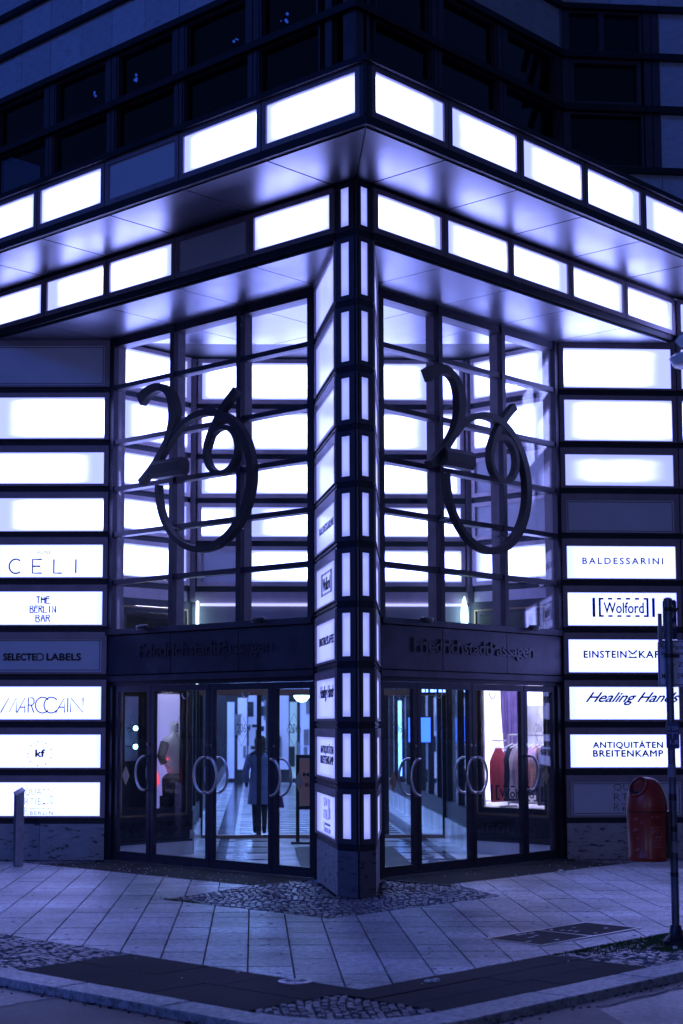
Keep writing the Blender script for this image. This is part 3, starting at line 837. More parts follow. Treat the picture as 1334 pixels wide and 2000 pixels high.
sign(f, ra0, ra1, 3, None, 'dark unlit blank sign box above the first lettered one, right stack')
sign(f, ra0, ra1, 4, 'lit_sign', 'lit sign box with one line of small spaced capitals, right stack', lambda m, a, b: add_text(m, f, "BALDESSARINI", .31, 1.356, 3.722, 3.803, a, b, space=1.35, bold=.0025))
sign(f, ra0, ra1, 5, 'lit_sign', 'lit sign box with a word inside square brackets and dashes, right stack', lambda m, a, b: bracket_logo(m, f, .427, 1.235, 3.044, 3.29, a, b))
sign(f, ra0, ra1, 6, 'lit_sign', 'lit sign box with bold capitals and a small emblem between two words, right stack', lambda m, a, b: coffee_logo(m, f, .305, 1.51, 2.524, 2.612, a, b))
def heal(m, a, b, f=f, x0=.319, x1=1.53):
    add_text(m, f, "Healing Hands", x0, x1, 1.925, 2.085, a, b, shear=.62, bold=.004, space=.95)
sign(f, ra0, ra1, 7, 'lit_sign', 'lit sign box with sloping script lettering behind the small pole plate, right stack', heal)
def antiq(m, a, b, f=f, x0=.40, x1=1.295, za=1.372, zb=1.455, zc=1.277, zd=1.356):
    add_text(m, f, "ANTIQUIT\u00c4TEN", x0, x1, za, zb + .022, a, b, bold=.004, space=1.1)
    add_text(m, f, "BREITENKAMP", x0, x1, zc, zd, a, b, bold=.004, space=1.1)
sign(f, ra0, ra1, 8, 'lit_sign', 'lit sign box with two lines of wide capitals above the red litter bin', antiq)
sign(f, ra0, ra1, 9, None, 'unlit grey sign box with thin faded letters behind the red litter bin', lambda m, a, b: quartier(m, f, .653, 1.191, .60, .934, a, b), ink='dark')
# slices of the next column of boxes, at the right edge of the picture
for r in range(10):
    sign(f, 1.592, 3.0, r, 'lit' if r in (0, 1, 5, 6) else ('lit_dim' if r in (2, 7, 8) else None), '%s box of the cut-off column of blank sign boxes at the right picture edge' % POSN[r], group='second column of boxes on the right')
# left stack --------------------------------------------------
f2 = SPL
la0, la1 = .045, 1.572
FL_ = lambda a: a
sign(f2, la0, la1, 0, None, 'dark unlit blank sign box under the soffit, top of the left stack')
sign(f2, la0, la1, 1, 'lit', 'tall blank lit sign box, second from the top of the left stack')
sign(f2, la0, la1, 2, 'lit', 'blank lit sign box, third from the top of the left stack')
sign(f2, la0, la1, 3, 'lit', 'blank lit sign box just above the first lettered one, left stack')
def celi(m, a, b):
    spread_caps(m, f2, "CELI", ((0, .16), (.35, .49), (.67, .79), (1., 1.12)), 1.296, .449, 3.590, 3.765, .019, a, b)
s_ = sign(f2, la0, la1, 4, 'lit_sign', 'lit sign box with four thin widely spaced capitals, left stack', celi)
mb = MB(); add_text(mb, f2, "ALINE", .945, .773, 3.838, 3.872, .0105, .0135, space=1.3); mb.build('small_print', 'ink_pale', s_)
def bar(m, a, b):
    deco(m, f2, "THE", .942, .775, 3.205, 3.290, .015, a, b); deco(m, f2, "BERLIN", 1.021, .698, 3.088, 3.172, .015, a, b); deco(m, f2, "BAR", .946, .768, 2.972, 3.055, .015, a, b)
sign(f2, la0, la1, 5, 'lit_sign', 'lit sign box with three short lines of narrow decorative capitals, left stack', bar)
def sel(m, a, b):
    add_text(m, f2, "SELECTE", 1.347, .94, 2.486, 2.570, a, b, bold=.006, space=1.02)
    m.ribbon(f2, [(.925, 2.568), (.87, 2.568), (.845, 2.55), (.845, 2.506), (.87, 2.488), (.925, 2.488), (.925, 2.568)], .016, a, b)
    add_text(m, f2, "LABELS", .80, .371, 2.486, 2.570, a, b, bold=.006, space=1.02)
sign(f2, la0, la1, 6, None, 'unlit grey sign box with bold dark capitals, the only dark lettered one on the left', sel, ink='dark')
sign(f2, la0, la1, 7, 'lit_sign', 'lit sign box with large hairline capitals and two overlapping round letters, left stack', lambda m, a, b: thin_logo(m, f2, 1.372, .335, 1.828, 2.018, .015, a, b))
def kf(m, a, b):
    add_text(m, f2, "kf", .922, .808, 1.279, 1.366, a, b, bold=.006)
    for i in range(22):
        g = R(200 - i * 20); c, z = .868 - .148 * math.cos(g) * 1.0, 1.318 + .15 * math.sin(g)
        s = .006 if i % 2 else .004; m.box(f2, c - s, c + s, a, b, z - s * 1.4, z + s * 1.4)
sign(f2, la0, la1, 8, 'lit_sign', 'lit sign box with two small letters in a dotted circle, left stack', kf)
sign(f2, la0, la1, 9, 'lit_sign', 'lit sign box with faint pale lettering behind the steel bollard, lowest on the left', lambda m, a, b: quartier(m, f2, 1.049, .695, .561, .884, a, b), ink='ink_pale')
# sides of the pier -------------------------------------------
f3 = PSL
pa0, pa1 = .105, 1.672
pier_group = 'sign boxes on the side of the corner pier'
fn = {4: lambda m, a, b: add_text(m, f3, "BALDESSARINI", .40, 1.45, 3.722, 3.803, a, b, space=1.35, bold=.0025),
      5: lambda m, a, b: bracket_logo(m, f3, .52, 1.34, 3.044, 3.285, a, b),
      6: lambda m, a, b: coffee_logo(m, f3, .365, 1.456, 2.52, 2.60, a, b),
      7: lambda m, a, b: heal(m, a, b, f3, .40, 1.45),
      8: lambda m, a, b: antiq(m, a, b, f3, .45, 1.41),
      9: lambda m, a, b: quartier(m, f3, .69, 1.18, .57, .925, a, b)}
what = ['blank pale', 'blank pale', 'blank pale', 'blank pale', 'spaced small capitals', 'bracketed word', 'emblem between capitals', 'sloping script', 'two-line capitals', 'faint thin letters']
for r in range(10):
    sign(f3, pa0, pa1, r, 'lit_side', '%s sign box with %s on the left side of the corner pier' % (POSN[r], what[r]) if r > 3 else '%s sign box, blank and pale, on the left side of the corner pier' % POSN[r],
         fn.get(r), ink='ink_pale' if r in (9,) else 'ink', group=pier_group, w=.05, dep=.02)
    sign(PSR, pa0, pa1 + .02, r, 'lit_side', '%s blank sign box on the right side of the corner pier, seen edge on' % POSN[r], group='sign boxes on the hidden side of the pier', w=.05, dep=.02)

# ================================================================== GLAZING, SPANDRELS, DOORS
TZ = [5.968, 5.255, 4.655, 4.075, 3.470]
def curtain(side):
    """glazed front over the doors; side 0 right, 1 left"""
    f = FR(1.08) if side == 0 else FL(1.08)
    nm = 'right' if side == 0 else 'left'
    mx = (1.60, 2.685, 3.94, 5.10) if side == 0 else (1.61, 2.765, 3.935, 5.08)
    t = thing('curtain_wall', tuple(f.p(3.3, 0, 2.2)), 'tall glazed wall of horizontal panes over the %s-hand doors behind the numeral' % nm, 'glazing', 'glazed walls over the entrances')
    for i, a in enumerate(mx):
        w = .035 if i in (1, 2) else .045
        BX(f, a - w, a + w, -.03, .045, 2.87, 6.60).build('mullion', 'mullion_face', t)
        BX(f, a - w * .9, a + w * .9, -.155, -.031, 2.87, 6.60).build('mullion_fin', 'mullion', t)
    zs = [2.87] + TZ[::-1] + [6.53]
    for z in TZ:
        for i in range(3):
            a0, a1 = mx[i] + .036, mx[i + 1] - .036
            BX(f, a0, a1, -.025, .03, z - .030, z + .030).build('transom', 'mullion_face', t)
            BX(f, a0, a1, -.11, -.026, z - .026, z + .026).build('transom_fin', 'mullion', t)
    for i in range(3):
        a0, a1 = mx[i] + .036, mx[i + 1] - .036
        BX(f, a0, a1, -.15, .03, 6.50, 6.598).build('head_rail', 'mullion_face', t)
        for k in range(len(zs) - 1):
            z0 = zs[k] + (.030 if k else 0); z1 = zs[k + 1] - .030 if k < 5 else 6.50
            BX(f, a0, a1, -.012, -.004, z0, z1).build('pane', 'glass_dirty' if k in (0,) else 'glass', t)
    # cill, spandrel plates, trim
    sp = thing('spandrel', tuple(f.p(3.3, 0, 2.2)), 'dark metal spandrel with raised lettering above the %s-hand doors' % nm, 'spandrel', 'lettered spandrels above the doors')
    BX(f, 1.58, 5.12, -.16, .07, 2.80, 2.868).build('cill', 'spandrel', sp)
    BX(f, 1.58, 5.12, -.16, -.035, 2.20, 2.80).build('backing', 'black', sp)
    js = (1.58, mx[1], mx[2], 5.12)
    for i in range(3): BX(f, js[i] + .005, js[i + 1] - .005, -.03, .03, 2.30, 2.788).build('plate', 'spandrel', sp)
    BX(f, 1.58, 5.12, -.10, .04, 2.215, 2.285).build('lower_trim', 'spandrel', sp)
    mb = MB(); x0, x1 = (2.135, 4.50) if side == 0 else (4.508, 2.196)
    # one raised word, heavy upright strokes
    add_text(mb, f, "FriedrichstadtPassagen", x0, x1, 2.452, 2.665, .031, .047, offset=.014, space=.9)
    mb.build('lettering', 'letter', sp)
    for a in ((2.26, 4.36) if side == 0 else (4.33, 2.33)):
        s = thing('spotlight', tuple(f.p(a, .12, 2.87)), 'small dark spotlight on the cill above the %s-hand doors, %s the pier' % (nm, 'near' if a < 3.3 else 'far from'), 'spotlight', 'spotlights on the entrance cills')
        mb = MB(); rs = 1 if side == 0 else -1
        p0 = f.p(a - .085, .13, 2.865); p1 = f.p(a + .085, .13, 2.865)
        mb.tube([p0, p0.lerp(p1, .12), p0.lerp(p1, .9), p1], [.022, .034, .036, .030], 12); mb.build('body', 'black', s, smooth=True)
        e = p1 if rs == 1 else p1
        MB().tube([p1, p1 + (p1 - p0).normalized() * .012], .032, 14).build('bezel', 'steel', s)
        BX(f, a - .02, a + .02, .06, .12, 2.845, 2.862).build('bracket', 'black', s)
    # door posts and head
    df = thing('door_frame', tuple(f.p(3.3, 0, 0)), 'dark fixed frame and pale threshold round the %s-hand glass doors' % nm, 'door frame', 'door frames of the two entrances')
    BX(f, 1.58, 5.12, -.10, .0, 2.165, 2.213).build('head', 'dark', df)
    BX(f, 1.54, 1.60, -.10, .01, 0, 2.164).build('jamb', 'dark', df); BX(f, 5.03, 5.10, -.14, .02, 0, 2.164).build('jamb', 'dark', df)
    BX(f, 1.60, 5.03, -.10, .05, -.02, .012).build('threshold', 'steel', df)
    # four leaves
    seams = (1.61, 2.255, 3.285, 4.335, 5.02)
    desc = ['narrow glass door leaf beside the pier', 'wide glass door leaf nearer the pier', 'wide glass door leaf farther from the pier', 'narrow glass door leaf beside the sign stack']
    for i in range(4):
        a0, a1 = seams[i] + .006, seams[i + 1] - .006
        d = thing('glass_door', tuple(f.p((a0 + a1) / 2, 0, 0)), desc[i] + ' in the %s-hand entrance' % nm, 'door', 'glass doors')
        sl, sr, wb, wt = .060, .060, .105, .075
        mb = MB(); mb.box(f, a0, a0 + sl, -.065, -.01, .016, 2.16); mb.box(f, a1 - sr, a1, -.065, -.01, .016, 2.16)
        mb.box(f, a0 + sl, a1 - sr, -.065, -.01, .016, .016 + wb); mb.box(f, a0 + sl, a1 - sr, -.065, -.01, 2.16 - wt, 2.16)
        mb.build('leaf_frame', 'mullion_face', d)
        BX(f, a0 + sl, a1 - sr, -.042, -.034, .016 + wb, 2.16 - wt).build('pane', 'glass', d)
        # ring handles: bows away from the meeting stile, outside and inside
        hinge = {0: 1, 1: 1, 2: -1, 3: -1}[i]     # which side the handle's stile is on: +1 = high a
        st = a1 - .03 if hinge > 0 else a0 + .03
        for dd, hn in ((.055, 'handle'), (-.125, 'inner_handle')):
            pts = []
            base = -.01 if dd > 0 else -.065
            for k in range(19):
                g = R(-90 + 180 * k / 18)
                pts.append(f.p(st - hinge * (.155 * math.cos(g)), dd, 1.09 + .205 * math.sin(g)))
            pts = [f.p(st, base, .885)] + pts + [f.p(st, base, 1.295)]
            MB().tube(pts, .0145, 10).build(hn, 'steel', d, smooth=True)
        MB().tube([f.p(st, -.012, 1.44), f.p(st, .004, 1.44)], .018, 14).build('lock', 'steel', d)
        # thin line emblem on the pane
        c = (a0 + a1) / 2; mb = MB(); w, h = .11, .19; cz = 1.62
        mb.ribbon(f, [(c - w, cz), (c, cz + h), (c + w, cz), (c, cz - h), (c - w, cz)], .0045, -.033, -.031)
        add_text(mb, f, "206", c - .07 * f.rs, c + .07 * f.rs, cz - .03, cz + .07, -.033, -.031, offset=-.02)
        mb.build('emblem_print', 'ink', d)
        if i in (0, 3):
            c = (a0 + sl + .12) if i == 0 else (a1 - sr - .14)
            if i == 0: c = a0 + .24
            mb = MB(); w, h = .072, .115; cz = 1.05
            k = len(mb.v)
            for (x, y) in ((-w, 0), (0, h), (w, 0), (0, -h)):
                for dd in (-.0335, -.031): mb.v.append(tuple(f.p(c + x, dd, cz + y)))
            mb.f += [(k, k + 2, k + 4, k + 6), (k + 1, k + 7, k + 5, k + 3)] + [(k + 2 * q, k + 2 * q + 1, k + (2 * q + 3) % 8, k + (2 * q + 2) % 8) for q in range(4)]
            s = mb.build('diamond_sticker', 'gold', d)
            mb = MB()
            for q, (hw, zz) in enumerate(((.03, .03), (.045, .012), (.048, -.006), (.034, -.024))): mb.box(f, c - hw, c + hw, -.031, -.0295, cz + zz - .003, cz + zz + .003)
            mb.build('sticker_lines', 'ink_pale', s)
        if i in (1, 2):   # closer loop behind the pane head
            pts = [f.p((a0 + a1) / 2 + .06 * math.cos(R(g)), -.10, 2.06 + .07 * math.sin(R(g))) for g in range(180, 361, 20)]
            MB().tube(pts, .006, 6).build('cable_loop', 'zinc', d)
    return t
curtain(0); curtain(1)
# end posts between the glazing and the sign stacks
for f, nm, e in ((FR(1.08), 'right', 5.10), (FL(1.08), 'left', 5.08)):
    o = BX(f, e + .022, e + .085, -.20, .02, 0, 6.60).build('end_post', 'dark')
    tag(o, 'slim dark full-height post between the %s glazing and the %s sign stack' % (nm, nm), 'post', 'posts at the glazing ends')
    f2_ = FL(1.08)

# ---- the big 206 numerals
E2 = [(0, 5.66), (.16, 5.75), (.36, 5.775), (.53, 5.69), (.61, 5.53), (.62, 5.36), (.56, 5.17), (.44, 4.99), (.31, 4.85), (.17, 4.73), (.03, 4.63)]
def smooth_pts(P, n=6):
    out = []
    for i in range(len(P) - 1):
        p0 = Vector(P[max(i - 1, 0)]); p1 = Vector(P[i]); p2 = Vector(P[i + 1]); p3 = Vector(P[min(i + 2, len(P) - 1)])
        for k in range(n):
            t = k / n
            out.append(.5 * ((2 * p1) + (p2 - p0) * t + (2 * p0 - 5 * p1 + 4 * p2 - p3) * t * t + (3 * p1 - p0 - 3 * p2 + p3) * t ** 3))
    out.append(Vector(P[-1])); return out
def numeral(side):
    f = FR(0.85) if side == 0 else FL(0.85)
    a_of = (lambda x: 2.17 + x) if side == 0 else (lambda x: 4.29 - x)
    t = thing('numeral_sign', tuple(f.p(a_of(1.1), 0, 3.7)), 'large dark metal numeral 206 hung in front of the %s-hand glazing' % ('right' if side == 0 else 'left'), 'numeral', 'large metal numerals')
    mp = lambda P: [(a_of(x), z) for x, z in P]
    d0, d1 = -.05, .05
    P = smooth_pts(E2, 6); n = len(P)
    w = []
    for i in range(n):
        u = i / (n - 1)
        w.append(.155 - .07 * (u / .25) if u < .25 else (.085 + .06 * (1 - abs(u - .45) / .2) if u < .65 and u > .25 else .085))
    MB().ribbon(f, mp(P), w, d0, d1).build('digit_two', 'emblem', t, smooth=True)
    # zero: from under the foot of the two, round to its back
    P = [(1.15 + .80 * math.cos(R(g)), 4.54 + .81 * math.sin(R(g))) for g in range(178, 178 + 326, 5)]
    n = len(P)
    w = [.058 + .046 * max(0, math.sin(PI * min(1, max(0, (i / n - .15) / .8)))) for i in range(n)]
    MB().ribbon(f, mp(P), w, d0 * .95, d1 * .95).build('digit_zero', 'emblem', t, smooth=True)
    # six
    P = [(1.46 + .265 * math.cos(R(g)), 4.865 + .27 * math.sin(R(g))) for g in range(0, 360, 8)]
    MB().ribbon(f, mp(P), .06, d0 * .9, d1 * .9, closed=True).build('digit_six', 'emblem', t, smooth=True)
    P = smooth_pts([(1.70, 5.545), (1.55, 5.42), (1.40, 5.26), (1.28, 5.09), (1.205, 4.93)], 5)
    MB().ribbon(f, mp(P), .09, d0 * .85, d1 * .85).build('six_stem', 'emblem', t, smooth=True)
    # foot of the two: chamfered bar
    sec = [(-.085, -.055), (-.085, .055), (-.05, .105), (.06, .105), (.095, .055), (.095, -.055), (.06, -.105), (-.05, -.105)]
    mb = MB(); c = 4.755
    for x in (.27, .80):
        for dd, z in sec: mb.v.append(tuple(f.p(a_of(x), dd, c + z)))
    m_ = len(sec)
    for j in range(m_): mb.f.append((j, (j + 1) % m_, m_ + (j + 1) % m_, m_ + j))
    mb.f += [tuple(reversed(range(m_))), tuple(range(m_, 2 * m_))]
    mb.build('foot_bar', 'emblem', t)
    # stays back to the mullions
    mb = MB()
    for x, z in ((.48, 4.05), (1.60, 3.95), (.60, 5.40), (1.72, 4.66)): mb.tube([f.p(a_of(x), -.05, z), f.p(a_of(x), -.20, z)], .012, 8)
    mb.build('stay', 'steel', t)
numeral(0); numeral(1)

# ================================================================== UPPER OFFICE FACADE
ob = thing('office_building', (2, 2, 7.9), 'dark upper office storeys with ribbon windows and stone cladding above the lit canopy', 'building')
bay0 = Vector((3.78, 0)); bdir = Vector((math.cos(R(-41)), math.sin(R(-41))))
BAY = Frame(bay0, bdir, (-bdir.y * -1, -bdir.x), 1)
BAY.n = Vector((bdir.y, -bdir.x, 0)); 
ZL = dict(l0=7.93, l1=9.03, ledgeA=(9.035, 9.115), w0=9.12, w1=9.695, ledgeB=(9.70, 9.775), s1=(9.78, 10.305), bC=(10.31, 10.375), s2=(10.38, 10.835), bD=(10.84, 10.91), s3=(10.915, 11.6))
def window(f, a0, a1, z0, z1, wf, dglass=-.075, split=None):
    fr = ring(f, a0, a1, z0, z1, wf, -.09, -.01)
    if split: fr.box(f, split - .03, split + .03, -.09, -.012, z0 + wf, z1 - wf)
    o = fr.build('window', 'pierm', ob)
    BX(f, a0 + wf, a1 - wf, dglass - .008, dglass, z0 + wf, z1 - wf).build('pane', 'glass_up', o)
    return o
def facade(f, a_start, joints, a_end, stones):
    for (z0, z1) in ((ZL['ledgeA']), (ZL['ledgeB']), ZL['bC'], ZL['bD']):
        BX(f, a_start, a_end, -.14, .055, z0, z1).build('ledge', 'band', ob)
    ed = [a_start] + joints
    for i in range(len(ed) - 1):
        a0, a1 = ed[i], ed[i + 1]
        if a1 - a0 < .5: continue
        window(f, a0 + .095, a1 - .095, 9.12, 9.695, .03)
        window(f, a0 + .07, a1 - .07, ZL['l0'], 9.03, .018)
    for j in joints + ([a_start] if a_start > 1 else []):
        for sgn in (-1, 1):
            BX(f, j + sgn * .05 - .042, j + sgn * .05 + .042, -.09, .0, 9.118, 9.698).build('mullion', 'pierm', ob)
            BX(f, j + sgn * .034 - .028, j + sgn * .034 + .028, -.09, .0, ZL['l0'], 9.033).build('mullion', 'pierm', ob)
    if stones:
        for (z0, z1) in (ZL['s1'], ZL['s2'], ZL['s3']):
            a = a_start
            base = joints[0]
            cuts = sorted(set([a_start, a_end] + [base + .604 * k for k in range(-3, 40) if a_start < base + .604 * k < a_end]))
            for c0, c1 in zip(cuts[:-1], cuts[1:]):
                if c1 - c0 > .04: BX(f, c0 + .003, c1 - .003, -.10, -.012 + random.uniform(-.003, .003), z0, z1).build('cladding_stone', 'trav_up', ob)
facade(FL(0.), .44, [1.50 + 1.205 * k for k in range(0, 6)], 7.6, True)
facade(FR(0.), .24, [1.365 + 1.20 * k for k in range(0, 3)], 3.76, True)
# corner post above the canopy
MB().prism([(.0, .015), (.015, .0), (.17, .0), (.17, .06), (.06, .17), (.0, .17)], 7.9, 9.036).build('corner_post', 'pierm', ob)
MB().prism([(.0, .015), (.015, .0), (.17, .0), (.17, .06), (.06, .17), (.0, .17)], 9.116, 9.70).build('corner_post', 'pierm', ob)
for f, e in ((FL(0.), .44), (FR(0.), .24)):
    BX(f, e - .11, e - .015, -.09, .0, 7.9, 9.034).build('mullion', 'pierm', ob); BX(f, e - .11, e - .015, -.09, .0, 9.117, 9.698).build('mullion', 'pierm', ob)
for z0, z1 in (ZL['ledgeA'], ZL['ledgeB'], ZL['bC'], ZL['bD']):
    MB().prism([(-.055, -.03), (-.03, -.055), (.24, -.055), (.24, .1), (.44, .3), (.1, .44), (-.055, .44)], z0, z1).build('ledge', 'band', ob)
for z0, z1 in (ZL['s1'], ZL['s2'], ZL['s3']):
    MB().prism([(.012, .012), (.235, .012), (.1, .1), (.012, .435)], z0, z1).build('cladding_stone', 'trav_up', ob)
# canted bay on the right
f = BAY
for z0, z1 in (ZL['ledgeA'], ZL['ledgeB'], ZL['bC'], ZL['bD']): BX(f, .0, 3.0, -.14, .055, z0, z1).build('ledge', 'band', ob)
BX(f, .2, 3.0, -.14, .055, 8.28, 8.345).build('ledge', 'band', ob)
window(f, .10, .98, 9.12, 9.695, .05); window(f, .06, 1.0, 8.35, 9.03, .03); window(f, .05, 1.0, 9.78, 10.305, .03, split=.5)
for a in (.05, 1.06, 1.16): 
    for z0, z1 in ((8.35, 9.03), (9.12, 9.695), (9.78, 10.305)): BX(f, a - .045, a + .045, -.10, .0, z0, z1).build('mullion', 'pierm', ob)
for z0, z1 in ((8.35, 9.03), (9.12, 9.695), (9.78, 10.305)):
    for a0 in (1.21, 1.62, 2.03): BX(f, a0 + .003, a0 + .40, -.10, -.012, z0, z1).build('cladding_stone', 'trav_up', ob)
for z0, z1 in (ZL['s2'], ZL['s3'], (7.75, 8.275)):
    for k in range(5): BX(f, .02 + k * .6, .02 + k * .6 + .594, -.10, -.012, z0, z1).build('cladding_stone', 'trav_up', ob)
# dark rooms behind the glass
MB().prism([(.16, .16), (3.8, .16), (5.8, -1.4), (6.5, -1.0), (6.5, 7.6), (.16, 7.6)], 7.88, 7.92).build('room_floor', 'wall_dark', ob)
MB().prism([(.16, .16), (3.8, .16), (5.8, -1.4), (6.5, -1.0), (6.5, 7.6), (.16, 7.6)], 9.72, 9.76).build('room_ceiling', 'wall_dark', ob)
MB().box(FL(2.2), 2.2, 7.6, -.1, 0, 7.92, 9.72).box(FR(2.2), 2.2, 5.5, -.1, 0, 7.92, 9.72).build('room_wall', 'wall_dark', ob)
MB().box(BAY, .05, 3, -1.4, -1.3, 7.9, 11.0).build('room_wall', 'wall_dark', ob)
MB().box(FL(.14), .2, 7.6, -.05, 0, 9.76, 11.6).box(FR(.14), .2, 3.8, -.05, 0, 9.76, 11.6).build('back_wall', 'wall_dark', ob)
tag(BX(FL(.35), 5.22, 5.75, -.01, 0, 7.95, 9.6).build('window_blind', 'wall_grey'), 'pale blue blind hanging behind the dark office window far left', 'blind')
sh_ = BX(FL(.13), 4.16, 4.42, -.004, 0, 8.42, 8.55).build('notice_sheet', 'paper'); sh_.rotation_euler = (0, 0, 0)
tag(sh_, 'small pale sheet stuck low inside a dark office window above the canopy', 'sheet')
bl = MB()
for (y, z) in ((4.22, 9.42), (4.26, 9.40), (4.18, 9.41), (4.48, 9.36), (2.98, 9.40), (3.02, 9.38), (1.75, 9.42), (.98, 9.52), (1.02, 9.46)):
    bl.lathe([(.012, -.018), (.022, 0), (.012, .018)], (.5, y + .35, z - .05), 10)
office_glints = []  # glowing points stand in for street reflections in the panes
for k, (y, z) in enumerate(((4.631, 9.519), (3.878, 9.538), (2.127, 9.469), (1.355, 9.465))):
    lp = thing('window_glint', (.35, y, z), 'faint blue glint put in for a street reflection, %s dark office window from the corner' % ('fourth', 'third', 'second', 'first')[k], 'lamp', 'faint stand-in glints in the dark offices')
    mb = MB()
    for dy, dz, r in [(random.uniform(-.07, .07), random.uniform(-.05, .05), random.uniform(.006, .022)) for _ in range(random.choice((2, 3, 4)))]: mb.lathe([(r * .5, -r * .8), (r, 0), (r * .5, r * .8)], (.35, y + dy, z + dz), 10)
    mb.build('glint', glow('office_glint_%d' % k, (.08, .25, 1.0), .6), lp)
    MB().tube([(.35, y, z + .03), (.35, y, 9.72)], .006, 6).build('cord', 'black', lp)  # cord added to hang the stand-in glints

# ================================================================== HALL BEHIND THE GLAZING
WL = FP((1.10, 5.12), (2.50, 5.12), (0, -1), 1)       # left side wall, faces the camera side
WR = FP((5.12, 1.10), (5.12, 2.50), (-1, 0), -1)
WB = FP((2.50, 5.12), (5.12, 2.50), (-1, -1), 1); WBL = WB.len
hall = thing('hall_wall', (3.8, 3.8, 3.3), 'inner hall walls lined with rows of white light boxes behind the tall glazing', 'wall')
for f, L_, cuts in ((WL, 1.40, (.09, 1.33)), (WR, 1.40, (.09, 1.33)), (WB, WBL, (.06, .69, 2.0, 3.275, WBL - .05))):
    BX(f, .0, L_, -.30, -.07, 3.30, 6.598).build('core', 'wall_grey', hall)
    for z in BZ[1:6]: BX(f, .01, L_ - .01, -.068, -.012, z - BH, z + BH).build('band', 'band', hall)
    for i in range(len(cuts) - 1):
        for r in range(5):
            lit = 'lit'
            if f is WB and r == 4 and i == 0: lit = None
            if f is WR and r in (2, 3): lit = None
            z0, z1 = BZ[r + 1] + BH + .004, BZ[r] - BH - .004
            if r == 0: z1 = 6.595
            light_box(f, cuts[i] + .004, cuts[i + 1] - .004, z0, z1, hall, lit, .055, fm='frame_in')
    BX(f, .0, L_, -.068, -.02, 3.30, 3.44).build('lower_rail', 'frame_in', hall)
for P in ((2.5, 5.12), (5.12, 2.5)):
    MB().prism([(P[0] - .06, P[1] - .02), (P[0] + .0, P[1] - .055), (P[0] + .04, P[1] + .04), (P[0] - .02, P[1] + .04)], 3.3, 6.59).build('corner_post', 'frame', hall)
# glow put in for the lit soffit underside below the back wall's rail
sheet(WB, .1, WBL - .1, 3.255, 3.285, -.10, .02, 'header_glow', glow('header_glow_mat', (.5, .5, 1.), .45), hall)
BX(WB, .0, WBL, -.30, -.02, 3.0, 3.25).build('bulkhead', 'wall_grey', hall)

hall_floor = struct(MB().prism([(1.04, 1.04), (5.12, 1.04), (5.12, 2.5), (24.5, 21.88), (21.88, 24.5), (2.5, 5.12), (1.04, 5.12)], -.1, .0).build('hall_floor', 'marble'))
# inlaid floor pattern: cross bands, diagonal strips and stars
P_ = PASS
def inlay(pl, m='marble_dark', z=.004): return MB().prism([P_.p(s, t, 0)[:2] for s, t in pl], z - .004 + .0005, z).build('floor_inlay', m, hall_floor)
for k in range(5):
    t = -3.4 - k * 1.0
    for s in (-1.2, 0, 1.2):
        if abs(s) > 1.0 and t > -3: continue
        inlay([(s - .42, t), (s, t + .14), (s + .42, t), (s, t - .14)])
        inlay([(s - .1, t + .42), (s - .04, t + .18), (s + .04, t + .18), (s + .1, t + .42)])
        inlay([(s - .1, t - .42), (s - .04, t - .18), (s + .04, t - .18), (s + .1, t - .42)])
for s in (-1.45, 1.45): inlay([(s - .07, -2.6 - abs(s)), (s + .07, -2.6 - abs(s)), (s + .07, -8.0), (s - .07, -8.0)])
for k in range(40):
    t = -8.6 - k * .5
    inlay([(-1.25, t), (1.25, t), (1.25, t - .17), (-1.25, t - .17)])
for s in (-1.45, 1.45): inlay([(s - .13, -8.3), (s + .13, -8.3), (s + .13, -30), (s - .13, -30)])
o = MB().prism([P_.p(s, t, 0)[:2] for s, t in ((-.47, -6.1), (.87, -6.1), (.87, -2.75), (-.47, -2.75))], .005, .018).build('door_mat', 'mat')
tag(o, 'dark rectangular mat on the marble hall floor behind the corner pier', 'mat')

# side shop windows at street level in the hall
def shopfront(f, nm, lit):
    t = thing('shop_window', tuple(f.p(.7, 0, 0)), ('dark shop window with brass bead and ornamental grille inside the left-hand doors' if nm == 'left' else 'bright shop window with brass bead and ornamental grille inside the right-hand doors'), 'shop window', 'shop windows in the hall')
    BX(f, .02, 1.40, -.10, .02, 0, .165).build('plinth', 'marble', t)
    BX(f, .02, 1.40, -.10, .035, .165, .195).build('plinth_cap', 'marble_dark', t)
    g = BX(f, .02, 1.40, -.10, -.02, .197, .46).build('grille', 'dark', t)
    mb = MB()
    for k in range(8):
        c = .12 + k * .165
        mb.tube([f.p(c + .055 * math.cos(R(a)), .0, .33 + .055 * math.sin(R(a))) for a in range(0, 360, 30)], .009, 6, closed=True)
    mb.box(f, .03, 1.39, -.02, .0, .21, .225).box(f, .03, 1.39, -.02, .0, .43, .445)
    mb.build('ornament', 'dark', g)
    BX(f, .02, 1.40, -.10, .03, .462, .50).build('sill', 'dark', t)
    ring(f, .19, 1.33, .51, 3.20, .022, -.015, .0).build('brass_bead', 'brass', t)
    mb = MB(); mb.box(f, .02, .188, -.10, .0, .50, 3.30).box(f, 1.332, 1.40, -.10, .0, .50, 3.30).box(f, .188, 1.332, -.10, .0, 3.205, 3.30)
    mb.build('frame', 'dark', t)
    ring(f, .212, 1.308, .532, 3.18, .055, -.07, -.02, wb=.07).build('inner_frame', 'dark', t)
    if lit: BX(f, .267, 1.253, -.07, -.02, 2.19, 3.12).build('blind_box', 'wall_dark', t)
    BX(f, .267, 1.253, -.055, -.047, .602, 2.185 if lit else 3.12).build('pane', 'glass', t)
    return t
sl_ = shopfront(WL, 'left', False); sr_ = shopfront(WR, 'right', True)
